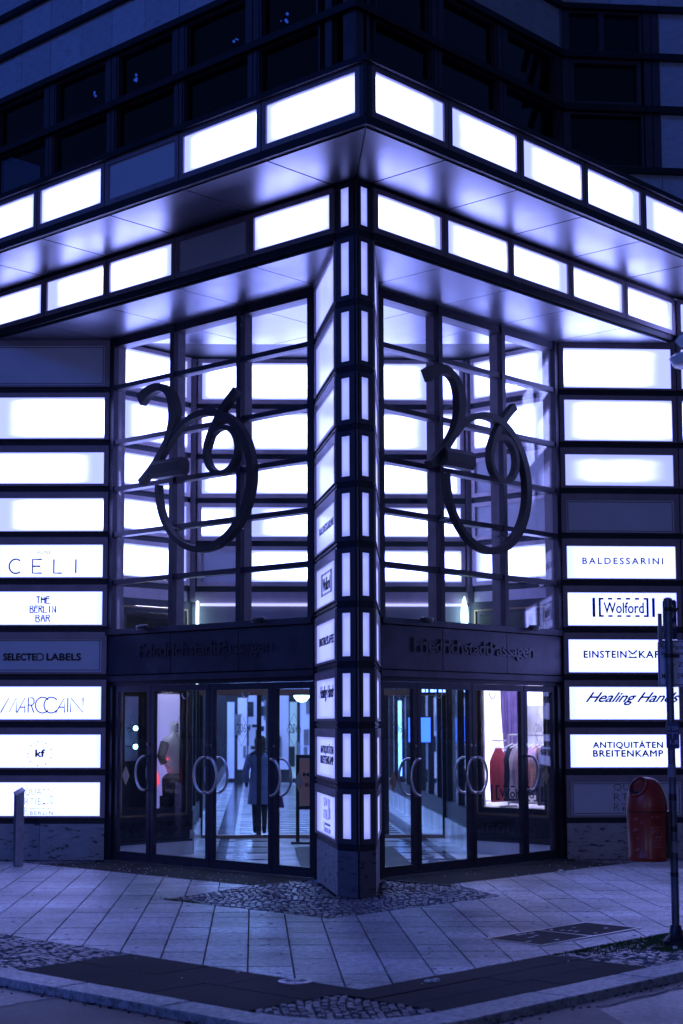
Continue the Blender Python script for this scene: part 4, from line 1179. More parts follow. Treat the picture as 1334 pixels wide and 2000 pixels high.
mb = MB(); bracket_logo(mb, WR, 1.13, .30, .70, .89, -.046, -.044); mb.build('lettering_or_reflection', 'ink', sr_)
mb = MB(); bracket_logo(mb, WL, .93, 1.30, .80, .98, -.046, -.044); mb.build('lettering_or_reflection', 'ink', sl_)  # printed letters stand in for the right window's logo mirrored here
# left display: backlit poster, mannequin
disp = thing('display_booth', (2.4, 6, .5), 'dark display booth behind the left shop window', 'booth')
PB = [(1.16, 5.25), (2.45, 5.25), (4.3, 7.1), (1.16, 7.1)]
MB().prism(PB, .45, .50).build('floor', 'wall_dark', disp)
MB().box(WORLD, 1.12, 4.4, 7.1, 7.2, .45, 3.2).box(WORLD, 1.12, 1.16, 5.25, 7.1, .45, 3.2).box(PASS, -2.0, -1.96, -8.2, -5.5, .45, 3.2).build('wall', 'wall_dark', disp)
MB().prism(PB, 3.2, 3.26).build('ceiling', 'wall_dark', disp)
MB().box(WORLD, 1.7, 2.4, 5.28, 5.34, 3.14, 3.19).build('ceiling_or_fill_light', 'shoplamp', disp)  # added so that light reaches the mannequin's front
MB().box(WORLD, 2.05, 2.40, 5.27, 5.33, 2.72, 2.76).build('fill_spot', glow('fill_spot_glow', (.7, .75, 1.), 26), disp)  # hidden light added to brighten the mannequin
pst = thing('backlit_poster', (2.55, 5.6, .8), 'tall plain lavender backlit panel behind the mannequin in the left shop window', 'poster')
BX(FR(5.62), 2.26, 2.82, -.03, 0, .72, 2.10).build('frame', 'dark', pst)
sheet(FR(5.62), 2.275, 2.805, .735, 2.085, .001, .006, 'lit_sheet', 'backlit_soft', pst)
for k, z in enumerate((1.63, 1.39)):  # glowing globes put in for lamps mirrored in the glass
    b = thing('globe_glint', (1.9, 5.55, z), '%s of two small teal globes standing in for lamp reflections in the left shop window' % ('upper', 'lower')[k], 'lamp', 'stand-in teal globes in the left shop window')
    MB().lathe([(.004, -.032), (.022, -.024), (.032, 0), (.022, .024), (.004, .032)], (1.9, 5.55, z), 14).build('globe', 'teal', b, smooth=True)
    MB().tube([(1.9, 5.58, z), (1.9, 5.72, z)], .008, 6).build('arm', 'black', b)  # arm added to hold the stand-in globe
BXo = MB().box(WORLD, 1.72, 2.1, 5.73, 5.76, 1.2, 2.05).build('display_board', mat('board_blue', (.10, .11, .25), .5, 0, .1, 4)); tag(BXo, 'blue-grey upright board behind the two teal stand-in globes', 'board')
nt = MB().tube([(2.27, 5.42, 1.225), (2.56, 5.42, 1.225)], .011, 8).build('tail_light_streak', 'tail_light_red'); tag(nt, 'thin horizontal red line standing in for a tail-light reflection in the left shop window', 'reflection')  # red line put in for car tail lights mirrored in the pane
nb = MB().lathe([(.03, 0), (.07, .06), (.055, .17), (.02, .25)], (2.10, 5.40, .86), 14).build('tail_light_blob', 'tail_light_red', smooth=True); tag(nb, 'small glowing red blob standing in for a tail-light reflection in the left shop window', 'tail-light reflection')  # glowing blob for the same mirrored tail lights
wp = MB().box(WORLD, 2.06, 2.16, 5.36, 5.44, .50, .86).build('white_post', 'backlit_soft'); tag(wp, 'short pale post under the red stand-in glow in the left shop window', 'post')

def skin_body(name, verts, edges, radii, m, parent, sub=2, root=0):
    me = bpy.data.meshes.new(name); me.from_pydata(verts, edges, [])
    o = bpy.data.objects.new(name, me); scene.collection.objects.link(o)
    sk = o.modifiers.new('skin', 'SKIN'); sk.use_smooth_shade = True
    for i, r in enumerate(radii):
        r = r if isinstance(r, tuple) else (r, r)
        me.skin_vertices[0].data[i].radius = r
    me.skin_vertices[0].data[root].use_root = True
    ss = o.modifiers.new('sub', 'SUBSURF'); ss.levels = sub; ss.render_levels = sub
    dg = bpy.context.evaluated_depsgraph_get(); ev = o.evaluated_get(dg)
    m2 = bpy.data.meshes.new_from_object(ev); bpy.data.objects.remove(o)
    for p in m2.polygons: p.use_smooth = True
    m2.materials.clear(); m2.materials.append(M[m] if isinstance(m, str) else m)
    o2 = bpy.data.objects.new(name, m2); scene.collection.objects.link(o2)
    if parent: o2.parent = parent
    return o2
M['mannequin'] = mat('white_mannequin', (.75, .75, .8), .18, 0, .02, 3, coat=.5)
M['knit_black'] = mat('black_knit', (.008, .008, .012), .8, 0, .2, 60)
M['coat'] = mat('navy_coat', (.13, .16, .34), .8, 0, .2, 12)
M['trouser'] = mat('dark_trouser', (.012, .014, .03), .8, 0, .2, 12)
M['hair'] = mat('brown_hair', (.035, .022, .018), .6, 0, .3, 40, stretch=(6, 6, 1))
M['skin'] = mat('skin', (.45, .30, .24), .5, 0, .05, 9)
# mannequin, stands on the display floor at z .5: shown from the hips up to the head
mq = thing('mannequin', (2.47, 5.43, .5), 'glossy white egg-headed mannequin with dark trousers and bent arm in the left shop window', 'mannequin')
V = [(0, 0, .50), (0, 0, .66), (0, 0, .82), (0, 0, .98), (0, 0, 1.05), (0, -.01, 1.13), (0, -.02, 1.23),
     (-.15, 0, .96), (-.235, .0, .76), (-.13, -.06, .60), (.15, 0, .96), (.19, 0, .74), (.20, -.02, .52)]
E_ = [(0, 1), (1, 2), (2, 3), (3, 4), (4, 5), (5, 6), (3, 7), (7, 8), (8, 9), (3, 10), (10, 11), (11, 12)]
Rr = [(.14, .10), (.115, .085), (.14, .10), (.13, .085), .048, .06, .075, .055, .042, .032, .055, .042, .03]
b_ = skin_body('body', V, E_, Rr, 'mannequin', mq)
V = [(0, 0, .56), (0, 0, .46), (-.09, 0, .38), (-.10, -.01, .16), (-.10, 0, .0), (.09, 0, .38), (.10, -.01, .16), (.10, 0, .0)]
skin_body('trousers', V, [(0, 1), (1, 2), (2, 3), (3, 4), (1, 5), (5, 6), (6, 7)], [(.155, .115), (.165, .125), .10, .078, .06, .10, .078, .06], 'knit_black', mq)
mb = MB()
mb.tube([(2.47 - .155, 5.43, 1.44), (2.47 - .225, 5.43, 1.26), (2.47 - .20, 5.40, 1.16)], [.066, .058, .05], 12)
mb.tube([(2.47 + .155, 5.43, 1.44), (2.47 + .19, 5.43, 1.24), (2.47 + .20, 5.41, 1.06)], [.066, .056, .046], 12)
mb.build('sleeves', 'knit_black', mq, smooth=True)
MB().lathe([(.2, 0), (.2, .012)], (2.47, 5.43, .502), 24).build('stand', 'steel', mq)

# right display: bright booth with curtain and clothes rail
db = thing('display_booth', (5.9, 2.4, .55), 'brightly lit white display booth behind the right shop window', 'booth')
PB = [(5.24, 1.09), (6.9, 1.09), (6.9, 4.05), (5.24, 2.39)]
MB().prism(PB, .52, .57).build('floor', 'white_wall', db)
MB().box(WORLD, 6.9, 7.0, 1.05, 4.2, .52, 2.7).box(WORLD, 5.26, 7.0, 1.04, 1.08, .52, 2.7).box(PASS, 2.0, 2.04, -7.8, -5.42, .52, 2.7).build('wall', 'white_wall', db)
MB().prism(PB, 2.7, 2.76).build('ceiling', 'white_wall', db)
MB().box(WORLD, 5.5, 6.7, 1.5, 1.65, 2.66, 2.698).box(WORLD, 6.0, 6.7, 2.4, 2.55, 2.66, 2.698).box(WORLD, 5.34, 5.50, 1.2, 2.30, 2.66, 2.698).build('ceiling_or_fill_light', 'shoplamp', db)  # strip nearest the window added to brighten the garments
sheet(FL(6.88), 3.18, 3.62, .6, 2.5, .0, .012, 'light_column', 'backlit', db)
sheet(FL(6.88), 2.40, 2.85, 1.95, 2.5, .0, .012, 'light_panel', 'backlit', db)
cu = MB(); N = 60
for i in range(N + 1):
    y = 2.72 + (3.16 - 2.72) * i / N; x = 6.70 + .03 * math.sin(i * .9) + .012 * math.sin(i * 2.3)
    g = (i / N - .5)
    cu.v += [(x, y, 2.6), (x + .01, y + .10 * g * 0, 1.9), (x, y - g * .12, 1.2), (x, y - g * .05, .6)]
for i in range(N):
    for r in range(3): k = i * 4 + r; cu.f.append((k, k + 4, k + 5, k + 1))
o = cu.build('curtain', mat('violet_curtain', (.22, .16, .42), .7, 0, .2, 8), smooth=True); sm = o.modifiers.new('thick', 'SOLIDIFY'); sm.thickness = .006
tag(o, 'hanging violet curtain at the back of the bright shop window', 'curtain')
rack = thing('clothes_rail', (5.85, 2.2, .57), 'chrome clothes rail standing in the bright right-hand shop window', 'clothes rail')
mb = MB()
rx = 5.8
pts = [(rx, 1.66, .58), (rx, 1.66, 1.50)] + [(rx, 1.70 - .04 * math.cos(R(g)), 1.50 + .04 * math.sin(R(g))) for g in (30, 60, 90)] + [(rx, 2.36, 1.54)] + [(rx, 2.36 + .04 * math.sin(R(g)), 1.50 + .04 * math.cos(R(g))) for g in (30, 60, 90)] + [(rx, 2.40, .58)]
mb.tube(pts, .014, 8); mb.build('hoop', 'steel', rack, smooth=True)
MB().tube([(rx, 1.66, .64), (rx, 2.40, .64)], .012, 8).tube([(rx, 2.40, 1.46), (rx, 2.66, 1.46)], .010, 8).tube([(rx - .2, 1.66, .585), (rx + .2, 1.66, .585)], .013, 8).tube([(rx - .2, 2.40, .585), (rx + .2, 2.40, .585)], .013, 8).build('base_bar', 'steel', rack)
garments = [(2.56, (.42, .04, .08), .72, 'crimson'), (2.33, (.012, .015, .05), .74, 'navy'), (2.24, (.55, .5, .6), .70, 'pale grey'), (2.15, (.50, .33, .42), .60, 'dusty pink'), (2.06, (.03, .03, .12), .66, 'dark blue'),
            (1.98, (.75, .38, .33), .56, 'salmon'), (1.90, (.80, .42, .40), .52, 'light coral'), (1.80, (.02, .025, .06), .78, 'black-blue')]
for y, col, ln, cn in garments:
    g = thing('garment', (rx, y, 1.46), '%s garment on a hanger in the bright shop window' % cn, 'garment', 'garments on the clothes rail')
    mb = MB(); n = 12; rows = 9; zt = 1.40 - (0.04 if y > 2.4 else 0)
    for r in range(rows):
        v = r / (rows - 1); z = zt - ln * v
        wx = (.06 + .15 * min(1, v * 5)) * (1 - .12 * v); wy = .022 + .022 * v
        for k in range(n):
            th = 2 * PI * k / n
            mb.v.append((rx + wx * math.cos(th), y + (wy + .008 * math.sin(3 * th + r)) * math.sin(th) + .006 * math.sin(7 * v + y * 9), z))
    for r in range(rows - 1):
        for k in range(n): mb.f.append((r * n + k, r * n + (k + 1) % n, (r + 1) * n + (k + 1) % n, (r + 1) * n + k))
    mb.f += [tuple(range(n)), tuple(reversed(range((rows - 1) * n, rows * n)))]
    mb.build('cloth', mat('cloth_' + cn.replace(' ', '_'), col, .8, 0, .15, 20), g, smooth=True)
    top = 1.54 if y < 2.42 else 1.46
    mb = MB(); mb.tube([(rx, y, top + .012), (rx + .018, y, top), (rx, y, top - .03), (rx, y, zt + .02)], .004, 6); mb.tube([(rx - .17, y, zt - .03), (rx, y, zt + .02), (rx + .17, y, zt - .03)], .010, 8)
    mb.build('hanger', 'white_wall', g)
# narrow poster strips at the outer end of the right hall wall
o = BX(WR, .03, .16, .001, .006, 1.62, 2.10).build('wall_poster', 'ink_pale'); tag(o, 'upper narrow grey notice beside the bright shop window', 'notice')
mb = MB(); mb.box(WR, .05, .14, .007, .009, 1.85, 1.93); mb.build('print', 'ink', o)
o = BX(WR, .03, .16, .001, .006, 1.02, 1.50).build('wall_poster', 'ink_pale'); tag(o, 'lower narrow grey notice beside the bright shop window', 'notice')
mb = MB(); mb.box(WR, .05, .14, .007, .009, 1.3, 1.36).box(WR, .05, .14, .007, .009, 1.2, 1.26); mb.build('print', 'ink', o)
# glowing tubes at the corners where the hall meets the passage
for k, (s, nm) in enumerate(((-1.78, 'left'), (1.77, 'right'))):
    p = P_.p(s, -5.30, 0)
    r_ = .022 if k == 0 else .035
    mb = MB()
    prf = [(.019, 2.2), (.019, 3.30), (.008, 3.31)] if k == 0 else [(.048 * math.sin(PI * i / 12) ** .8 + .001, 2.84 + .54 * i / 12) for i in range(13)]
    mb.lathe(prf, (p.x, p.y, 0), 12)
    o = mb.build('tube_lamp', 'tube', smooth=True); tag(o, 'slim upright glowing lamp at the %s corner of the passage mouth' % nm, 'lamp', 'upright lamps at the passage mouth')

# ================================================================== PASSAGE
psg = thing('inner_door_screen', tuple(P_.p(0, -8.1, 0)), 'bronze framed inner door screen across the shopping passage', 'door screen')
for z0, z1, d in ((2.11, 2.20, .08), (.0, .05, .12), (3.28, 3.44, .10)):
    BX(P_, -1.84, 1.84, -8.1 - d / 2, -8.1 + d / 2, z0, z1).build('rail', mat('warm_bronze_%d' % int(z0 * 10), (.20, .11, .10), .4, .3, .1, 5), psg)
for s in (-1.82, -.95, .02, .95, 1.82):
    BX(P_, s - .035, s + .035, -8.13, -8.07, .05, 2.11).build('post', 'dark', psg)
    BX(P_, s - .025, s + .025, -8.13, -8.07, 2.20, 3.28).build('post', 'dark', psg)
for s0, s1 in ((-1.785, -.985), (-.915, -.015), (.055, .915), (.985, 1.785)):
    BX(P_, s0, s1, -8.104, -8.096, 2.20, 3.28).build('pane', 'glass', psg)
    if s0 in (-1.785, .985): BX(P_, s0, s1, -8.104, -8.096, .05, 2.11).build('pane', 'glass', psg)
ceil = struct(MB().prism([P_.p(s, t, 0)[:2] for s, t in ((-1.9, -5.45), (1.9, -5.45), (1.9, -31), (-1.9, -31))], 3.45, 3.5).build('passage_ceiling', 'wall_grey'))
for k in range(8):
    t = -6.6 - k * 2.9
    for s in (-.75, .75):
        lp = MB().lathe([(.10, 0), (.10, -.02), (.075, -.028)], tuple(P_.p(s, t, 3.449)), 20).build('ceiling_lamp', 'white_lamp')
        tag(lp, 'round white ceiling lamp in the passage, %s of the %s pair from the doors' % ('left' if s < 0 else 'right', POSN[k] if k else 'nearest'), 'lamp', 'round ceiling lamps in the passage')
# glowing strip added along the ceiling to brighten the passage
bl_ = MB().box(P_, -1.15, -1.05, -30, -9, 3.42, 3.448).build('fill_strip', glow('fill_strip_mat', (.22, .40, 1.), 16)); tag(bl_, 'long thin fill light added along the left of the passage ceiling', 'lamp')
def passage_wall(sgn, nm):
    f = P_
    t = thing('shop_row', tuple(P_.p(sgn * 1.9, -15, 0)), 'row of shop fronts with dark posts along the %s side of the passage' % nm, 'shop front', 'shop fronts along the passage')
    s0, s1 = (1.86, 1.955) if sgn > 0 else (-1.955, -1.86)
    si = s0 if sgn > 0 else s1
    BX(f, s0 - (.05 if sgn > 0 else 0), s1 + (.05 if sgn < 0 else 0), -30, -5.42, 0, .30).build('plinth', 'marble', t)
    BX(f, s0 - (.03 if sgn > 0 else 0), s1 + (.03 if sgn < 0 else 0), -30, -5.42, .302, .55).build('grille', 'dark', t)
    BX(f, s0, s1, -30, -5.42, 2.75, 3.45).build('fascia', 'wall_grey', t)
    r = random.Random(5 if sgn > 0 else 9)
    tt = -5.42; k = 0
    mats = ['shop_blue', 'shop_pale', 'wall_dark', 'shop_blue', 'shop_teal', 'shop_pale', 'shop_green', 'shop_blue'] if sgn > 0 else ['wall_dark', 'shop_blue', 'shop_pale', 'shop_green', 'shop_blue', 'shop_teal', 'shop_pale', 'wall_dark']
    while tt > -29.5:
        w = 1.25
        BX(f, s0 - (.02 if sgn > 0 else -.0), s1 + (.02 if sgn < 0 else 0), tt - .11, tt, .552, 2.748).build('post', 'dark', t)
        p = BX(f, si - .004 + .03 * sgn, si + .004 + .03 * sgn, tt - w + .002, tt - .112, .552, 2.748).build('pane', 'glass', t)
        # display behind
        b0 = si + sgn * .22
        if k < 2:
            tt -= w; k += 1; continue
        c = MB(); c.box(f, min(b0, b0 + sgn * .02), max(b0, b0 + sgn * .02), tt - w, tt - .11, .552, 2.748); c.build('display_back', mats[k % 8], t)
        for q in range(3):
            a = tt - .2 - r.uniform(0, .75); hgt = r.uniform(.35, 1.3); ww = r.uniform(.08, .25)
            c = MB(); c.box(f, min(si + sgn * .08, si + sgn * .2), max(si + sgn * .08, si + sgn * .2), a - ww, a, .58, .58 + hgt)
            c.build('goods', r.choice(['wall_grey', 'marble_dark', 'white_wall', 'garn_a']) if 'garn_a' in M else r.choice(['wall_grey', 'marble_dark', 'white_wall']), t)
        tt -= w; k += 1
    return t
passage_wall(1, 'right'); passage_wall(-1, 'left')
end = thing('passage_end', tuple(P_.p(0, -30, 0)), 'far end wall of the passage with pale blue lit openings', 'wall')
BX(P_, -2.1, 2.1, -30.3, -30.05, 0, 3.45).build('wall', 'wall_dark', end)
rr = random.Random(12)
cols = [(-1.8 + .3 * k) for k in range(13)]
tints = [(.10, .16, .7), (.3, .4, 1.), (.08, .18, .5), (.07, .18, .22), (.2, .28, .9), (.05, .07, .3)]
emats = [glow('passage_end_tint_%d' % q, t_, k_) for q, (t_, k_) in enumerate(zip(tints, (.30, .30, .3, .3, .22, .3)))]
order = [0, 4, 5, 0, 1, 5, 3, 0, 4, 5, 1, 0]
for k in range(12):
    e_ = emats[order[k]]
    BX(P_, cols[k] + .015, cols[k + 1] - (.015 if k % 3 else .08), -30.05, -30.0 + rr.uniform(0, .05), .12 + .25 * (k % 4 == 1), 2.30 + .12 * (k % 3)).build('lit_opening', e_, end)
BX(P_, -1.75, 1.75, -30.05, -30.01, 2.68, 3.2).build('lit_opening', emats[0], end)
for k in range(26):
    a = rr.uniform(-1.7, 1.6); z = rr.uniform(.3, 2.0)
    BX(P_, a, a + rr.uniform(.03, .18), -30.0, -29.9, z, z + rr.uniform(.08, .6)).build('dark_shape', rr.choice(('wall_dark', 'marble_dark', 'wall_grey')), end)
# screens and glowing strips seen through the right-hand doors
def glowthing(name, mb, m, label, cat): o = mb.build(name, m); tag(o, label, cat); return o
glowthing('light_strip', MB().box(P_, 1.58, 1.64, -13.0, -12.95, .75, 2.1), 'blue_strip', 'tall thin blue light strip deep in the passage', 'lamp')
sc = thing('display_screen', tuple(P_.p(1.65, -9.6, 1.4)), 'square blue glowing screen hanging in the passage behind the right-hand doors', 'screen')
BX(P_, 1.42, 1.80, -9.66, -9.62, 1.38, 1.80).build('housing', 'black', sc); BX(P_, 1.435, 1.785, -9.619, -9.615, 1.395, 1.785).build('screen', 'blue', sc)
MB().box(P_, 1.58, 1.60, -9.65, -9.63, 1.80, 3.45).build('hanger', 'black', sc)
nv = thing('blue_sign', tuple(P_.p(1.75, -7.6, 2.2)), 'row of blurred blue glowing blocks under the head of the right-hand doors', 'sign')
mb = MB()
for k, w in enumerate((.03, .05, .03, .06, .03, .05, .04)):
    a = 1.38 + k * .062; mb.box(P_, a, a + w * .8, -7.62, -7.60, 2.15, 2.235)
mb.build('glow_block', glow('sign_blue', (.12, .25, 1.), 2.2), nv); MB().box(P_, 1.34, 1.84, -7.65, -7.622, 2.12, 2.26).build('housing', 'black', nv)
MB().box(P_, 1.55, 1.58, -7.65, -7.63, 2.26, 3.45).build('hanger', 'black', nv)
dl = thing('dome_lamp', tuple(P_.p(-.27, -9.5, 2.1)), 'teal-white dome lamp hanging in the passage at the right of the left-hand doors', 'lamp')
p = P_.p(-.27, -9.5, 2.13)
MB().lathe([(.01, -.10), (.07, -.085), (.115, -.03), (.125, .01)], tuple(p), 20).build('shade', 'teal', dl, smooth=True)
MB().tube([tuple(p + Vector((0, 0, .01))), tuple(p + Vector((0, 0, 1.3)))], .008, 6).build('cord', 'black', dl)
# poster stand
ps = thing('poster_stand', tuple(P_.p(-.2, -7.0, 0)), 'black poster stand with a salmon poster on the hall floor beside the pier', 'poster stand')
mb = MB(); mb.box(P_, -.43, -.38, -7.03, -6.98, .0, 1.25).box(P_, .28, .33, -7.03, -6.98, .0, 1.25).box(P_, -.38, .28, -7.03, -6.98, 1.2, 1.25).box(P_, -.38, .28, -7.03, -6.98, .48, .53).box(P_, -.5, .4, -7.12, -6.90, .0, .03)
mb.build('frame', 'black', ps)
b_ = BX(P_, -.378, .278, -6.99, -6.978, .532, 1.198).build('poster', mat('salmon_poster', (.62, .30, .24), .6, 0, .1, 3), ps)
mb = MB(); add_text(mb, P_, "MAGAZIN\nUND\nEINKAUF", -.33, .23, .80, 1.0, -6.977, -6.974, offset=.03); mb.build('print', 'ink', b_)
# person walking away along the passage
pr = thing('person', tuple(P_.p(-.93, -8.75, 0)), 'person in a dark knee-length coat walking away through the passage with a bag', 'person')
def body_pt(s, t, z): return (P_.u * s + P_.n * t + Vector((0, 0, z)))[:]
Vb = [body_pt(0, 0, .92), body_pt(0, 0, 1.08), body_pt(0, -.01, 1.26), body_pt(0, -.02, 1.38), body_pt(0, -.02, 1.45), body_pt(0, -.03, 1.53), body_pt(0, -.03, 1.60),
      body_pt(-.16, -.01, 1.34), body_pt(-.24, .03, 1.08), body_pt(-.23, -.07, .86), body_pt(-.23, -.09, .80),
      body_pt(.16, -.01, 1.34), body_pt(.235, -.03, 1.09), body_pt(.25, -.02, .86), body_pt(.25, -.03, .79),
      body_pt(-.085, 0, .82), body_pt(-.085, -.10, .48), body_pt(-.085, -.05, .09), body_pt(-.085, -.17, .04),
      body_pt(.085, 0, .82), body_pt(.075, .04, .48), body_pt(.07, .20, .13), body_pt(.07, .12, .04)]
Eb = [(0, 1), (1, 2), (2, 3), (3, 4), (4, 5), (5, 6), (3, 7), (7, 8), (8, 9), (9, 10), (3, 11), (11, 12), (12, 13), (13, 14), (0, 15), (15, 16), (16, 17), (17, 18), (0, 19), (19, 20), (20, 21), (21, 22)]
Rb = [(.13, .10), (.115, .09), (.14, .10), (.10, .07), .05, .082, .075, .055, .042, .032, .034, .055, .042, .032, .034, .085, .06, .042, .036, .085, .06, .042, .036]
skin_body('body', Vb, Eb, Rb, 'trouser', pr)
mb = MB(); n = 20
rowsz = [(1.42, .055, .05), (1.38, .13, .085), (1.30, .185, .115), (1.1, .155, .115), (.95, .175, .13), (.7, .20, .15), (.52, .215, .165)]
for z, rs_, rt_ in rowsz:
    for k in range(n):
        g = 2 * PI * k / n; q = 1 + (.05 * math.sin(5 * g) if z < .9 else 0)
        mb.v.append(tuple(pr.location + Vector(body_pt(rs_ * q * math.cos(g), rt_ * q * math.sin(g) - .01, z))))
for r in range(len(rowsz) - 1):
    for k in range(n): mb.f.append((r * n + k, r * n + (k + 1) % n, (r + 1) * n + (k + 1) % n, (r + 1) * n + k))
mb.build('coat', 'coat', pr, smooth=True)
mb = MB()
for sg, pts in ((-1, [(-.165, -.01, 1.34), (-.245, .03, 1.08), (-.235, -.065, .90)]), (1, [(.165, -.01, 1.34), (.24, -.03, 1.09), (.255, -.02, .90)])):
    mb.tube([pr.location + Vector(body_pt(*q)) for q in pts], [.07, .058, .05], 12)
mb.build('sleeves', 'coat', pr, smooth=True)
mb = MB(); mb.lathe([(.03, -.18), (.085, -.12), (.10, -.02), (.098, .05), (.07, .105), (.02, .125)], tuple(pr.location + Vector(body_pt(0, -.02, 1.56))), 18); mb.build('hair', 'hair', pr, smooth=True)
pr.scale = (.9, .9, .9)
bag = thing('handbag', tuple(P_.p(-.66, -8.78, .5)), 'violet handbag hanging from the walking person\'s right hand', 'bag')
c = P_.p(-.66, -8.78, 0); fb = Frame(c[:2], P_.u[:2], P_.n[:2])
mb = MB(); mb.hexa([fb.p(-.13, -.05, .48), fb.p(.13, -.05, .48), fb.p(.13, .05, .48), fb.p(-.13, .05, .48), fb.p(-.10, -.03, .68), fb.p(.10, -.03, .68), fb.p(.10, .03, .68), fb.p(-.10, .03, .68)])
mb.build('pouch', mat('violet_leather', (.10, .03, .14), .45, 0, .2, 8), bag, bevel=.01)
MB().tube([fb.p(-.07, 0, .67), fb.p(-.05, 0, .77), fb.p(0, 0, .80), fb.p(.05, 0, .77), fb.p(.07, 0, .67)], .008, 6).build('strap', 'black', bag)

# ================================================================== STREET FURNITURE
px_, py_ = -.72, -3.87
pole = thing('sign_post', (px_, py_, 0), 'thin dark sign post with parking plates at the right picture edge', 'sign post')
MB().lathe([(.030, 0), (.030, 2.64), (.034, 2.64), (.034, 2.675), (.012, 2.685)], (px_, py_, 0), 16).build('pole', 'pole_dark', pole, smooth=True)
MB().lathe([(.10, 0), (.10, .03), (.055, .07), (.04, .15)], (px_, py_, 0), 20).build('foot', 'dark', pole, smooth=True)
# plates face away from the camera at an angle; frame at the pole: u to the right in the picture
def SF(deg): 
    g = R(-46.2 + deg); u = Vector((math.cos(g), math.sin(g))); n = Vector((u.y, -u.x)); return Frame((px_, py_), u, n)
SFm = SF(0)
if SFm.n.dot(Vector((-1, -1, 0))) < 0: pass
def rounded(f, a0, a1, z0, z1, r, d0, d1, mb):
    P = []
    for cx, cz, g0 in ((a1 - r, z1 - r, 0), (a0 + r, z1 - r, 90), (a0 + r, z0 + r, 180), (a1 - r, z0 + r, 270)):
        for q in range(4): g = R(g0 + 30 * q); P.append((cx + r * math.cos(g), cz + r * math.sin(g)))
    k = len(mb.v); n = len(P)
    mb.v += [tuple(f.p(a, d0, z)) for a, z in P] + [tuple(f.p(a, d1, z)) for a, z in P]
    mb.f += [tuple(range(k, k + n)), tuple(reversed(range(k + n, k + 2 * n)))] + [(k + i, k + n + i, k + n + (i + 1) % n, k + (i + 1) % n) for i in range(n)]
    return mb
M['plate_blue'] = mat('blue_plate', (.015, .03, .13), .4, 0, .1, 5)
M['plate_white'] = mat('white_plate', (.45, .46, .62), .4, 0, .1, 5)
M['plate_black'] = mat('plate_print', (.01, .01, .02), .5, 0, .1, 5)
f = SF(12)
o = rounded(f, -.02, .095, 2.36, 2.67, .02, -.055, -.045, MB()).build('parking_plate', 'plate_blue', pole)
mb = MB(); strokes(mb, f, [arc(.35, .75, .38, .22, -90, 90, 10), [(.2, .97), (.35, .97)], [(.2, .53), (.35, .53)]], .035, .08, 2.40, 2.64, .012, -.044, -.0425)
mb.ribbon(f, [(.035, 2.47), (.085, 2.47)], .009, -.044, -.0425).ribbon(f, [(.065, 2.49), (.085, 2.47), (.065, 2.45)], .009, -.044, -.0425)
mb.build('print', 'plate_white', o)
BX(f, -.066, -.034, -.05, -.04, 2.30, 2.56).build('side_plate', 'zinc', pole)
f = SF(-6)
o = rounded(f, -.082, .40, 1.985, 2.35, .025, -.05, -.04, MB()).build('time_plate', 'plate_white', pole)
mb = MB(); rounded_ = None
ring(f, -.074, .392, 1.995, 2.34, .006, -.0395, -.038, mb)
for s, x0, x1, z0, z1 in (("mit Parkschein oder", -.052, .36, 2.275, 2.315), ("Bewohnerparkausweis", -.055, .36, 2.225, 2.262), ("Mo-Fr", -.055, .04, 2.045, 2.09), ("09-20h", .065, .20, 2.045, 2.09), ("f\u00fcr Zone 7", -.02, .26, 2.14, 2.175)):
    add_text(mb, f, s, x0, x1, z0, z1, -.0395, -.038, offset=.008)
mb.build('print', 'plate_black', o)
o = rounded(SFm, -.047, .055, 1.50, 1.705, .015, .034, .042, MB()).build('small_plate', 'plate_blue', pole)
mb = MB(); add_text(mb, SFm, "D 200", -.036, .045, 1.645, 1.675, .0425, .044); add_text(mb, SFm, "1,8", -.02, .045, 1.53, 1.57, .0425, .044)
mb.box(SFm, -.04, .045, .0425, .044, 1.62, 1.624).box(SFm, .0, .004, .0425, .044, 1.58, 1.62); mb.build('print', 'plate_white', o)
for z in (2.575, 2.21): MB().lathe([(.037, 0), (.037, .03)], (px_, py_, z), 16).box(SFm, -.01, .09, -.05, -.03, z, z + .03).build('clamp', 'black', pole)
for z, h in ((1.28, .10), (.86, .045), (.70, .085), (.52, .03), (1.10, .05)):
    mb = MB(); mb.lathe([(.0315, 0), (.0315, h)], (px_, py_, z), 16, capb=False, capt=False); mb.build('sticker', 'wall_grey' if h > .08 else 'dark', pole)
# red bin on the pole
bx_, by_ = px_ + (-.205) * SFm.u.x, py_ + (-.205) * SFm.u.y
bn = thing('litter_bin', (bx_, by_, .64), 'worn red plastic litter bin with a domed top hung on the sign post', 'litter bin')
prof_ = [(.118, .0), (.145, .005), (.150, .03), (.150, .035), (.143, .05), (.155, .38), (.156, .385)]
dome = [(.156, .385)] + [(.158 * math.cos(R(g)) ** .8, .39 + .255 * math.sin(R(g))) for g in range(4, 88, 7)] + [(.004, .645)]
MB().lathe(prof_, (bx_, by_, .635), 36).build('tub', 'red', bn, smooth=True)
dm = MB().lathe(dome, (bx_, by_, .635), 36, capb=False).build('dome', 'red', bn, smooth=True)
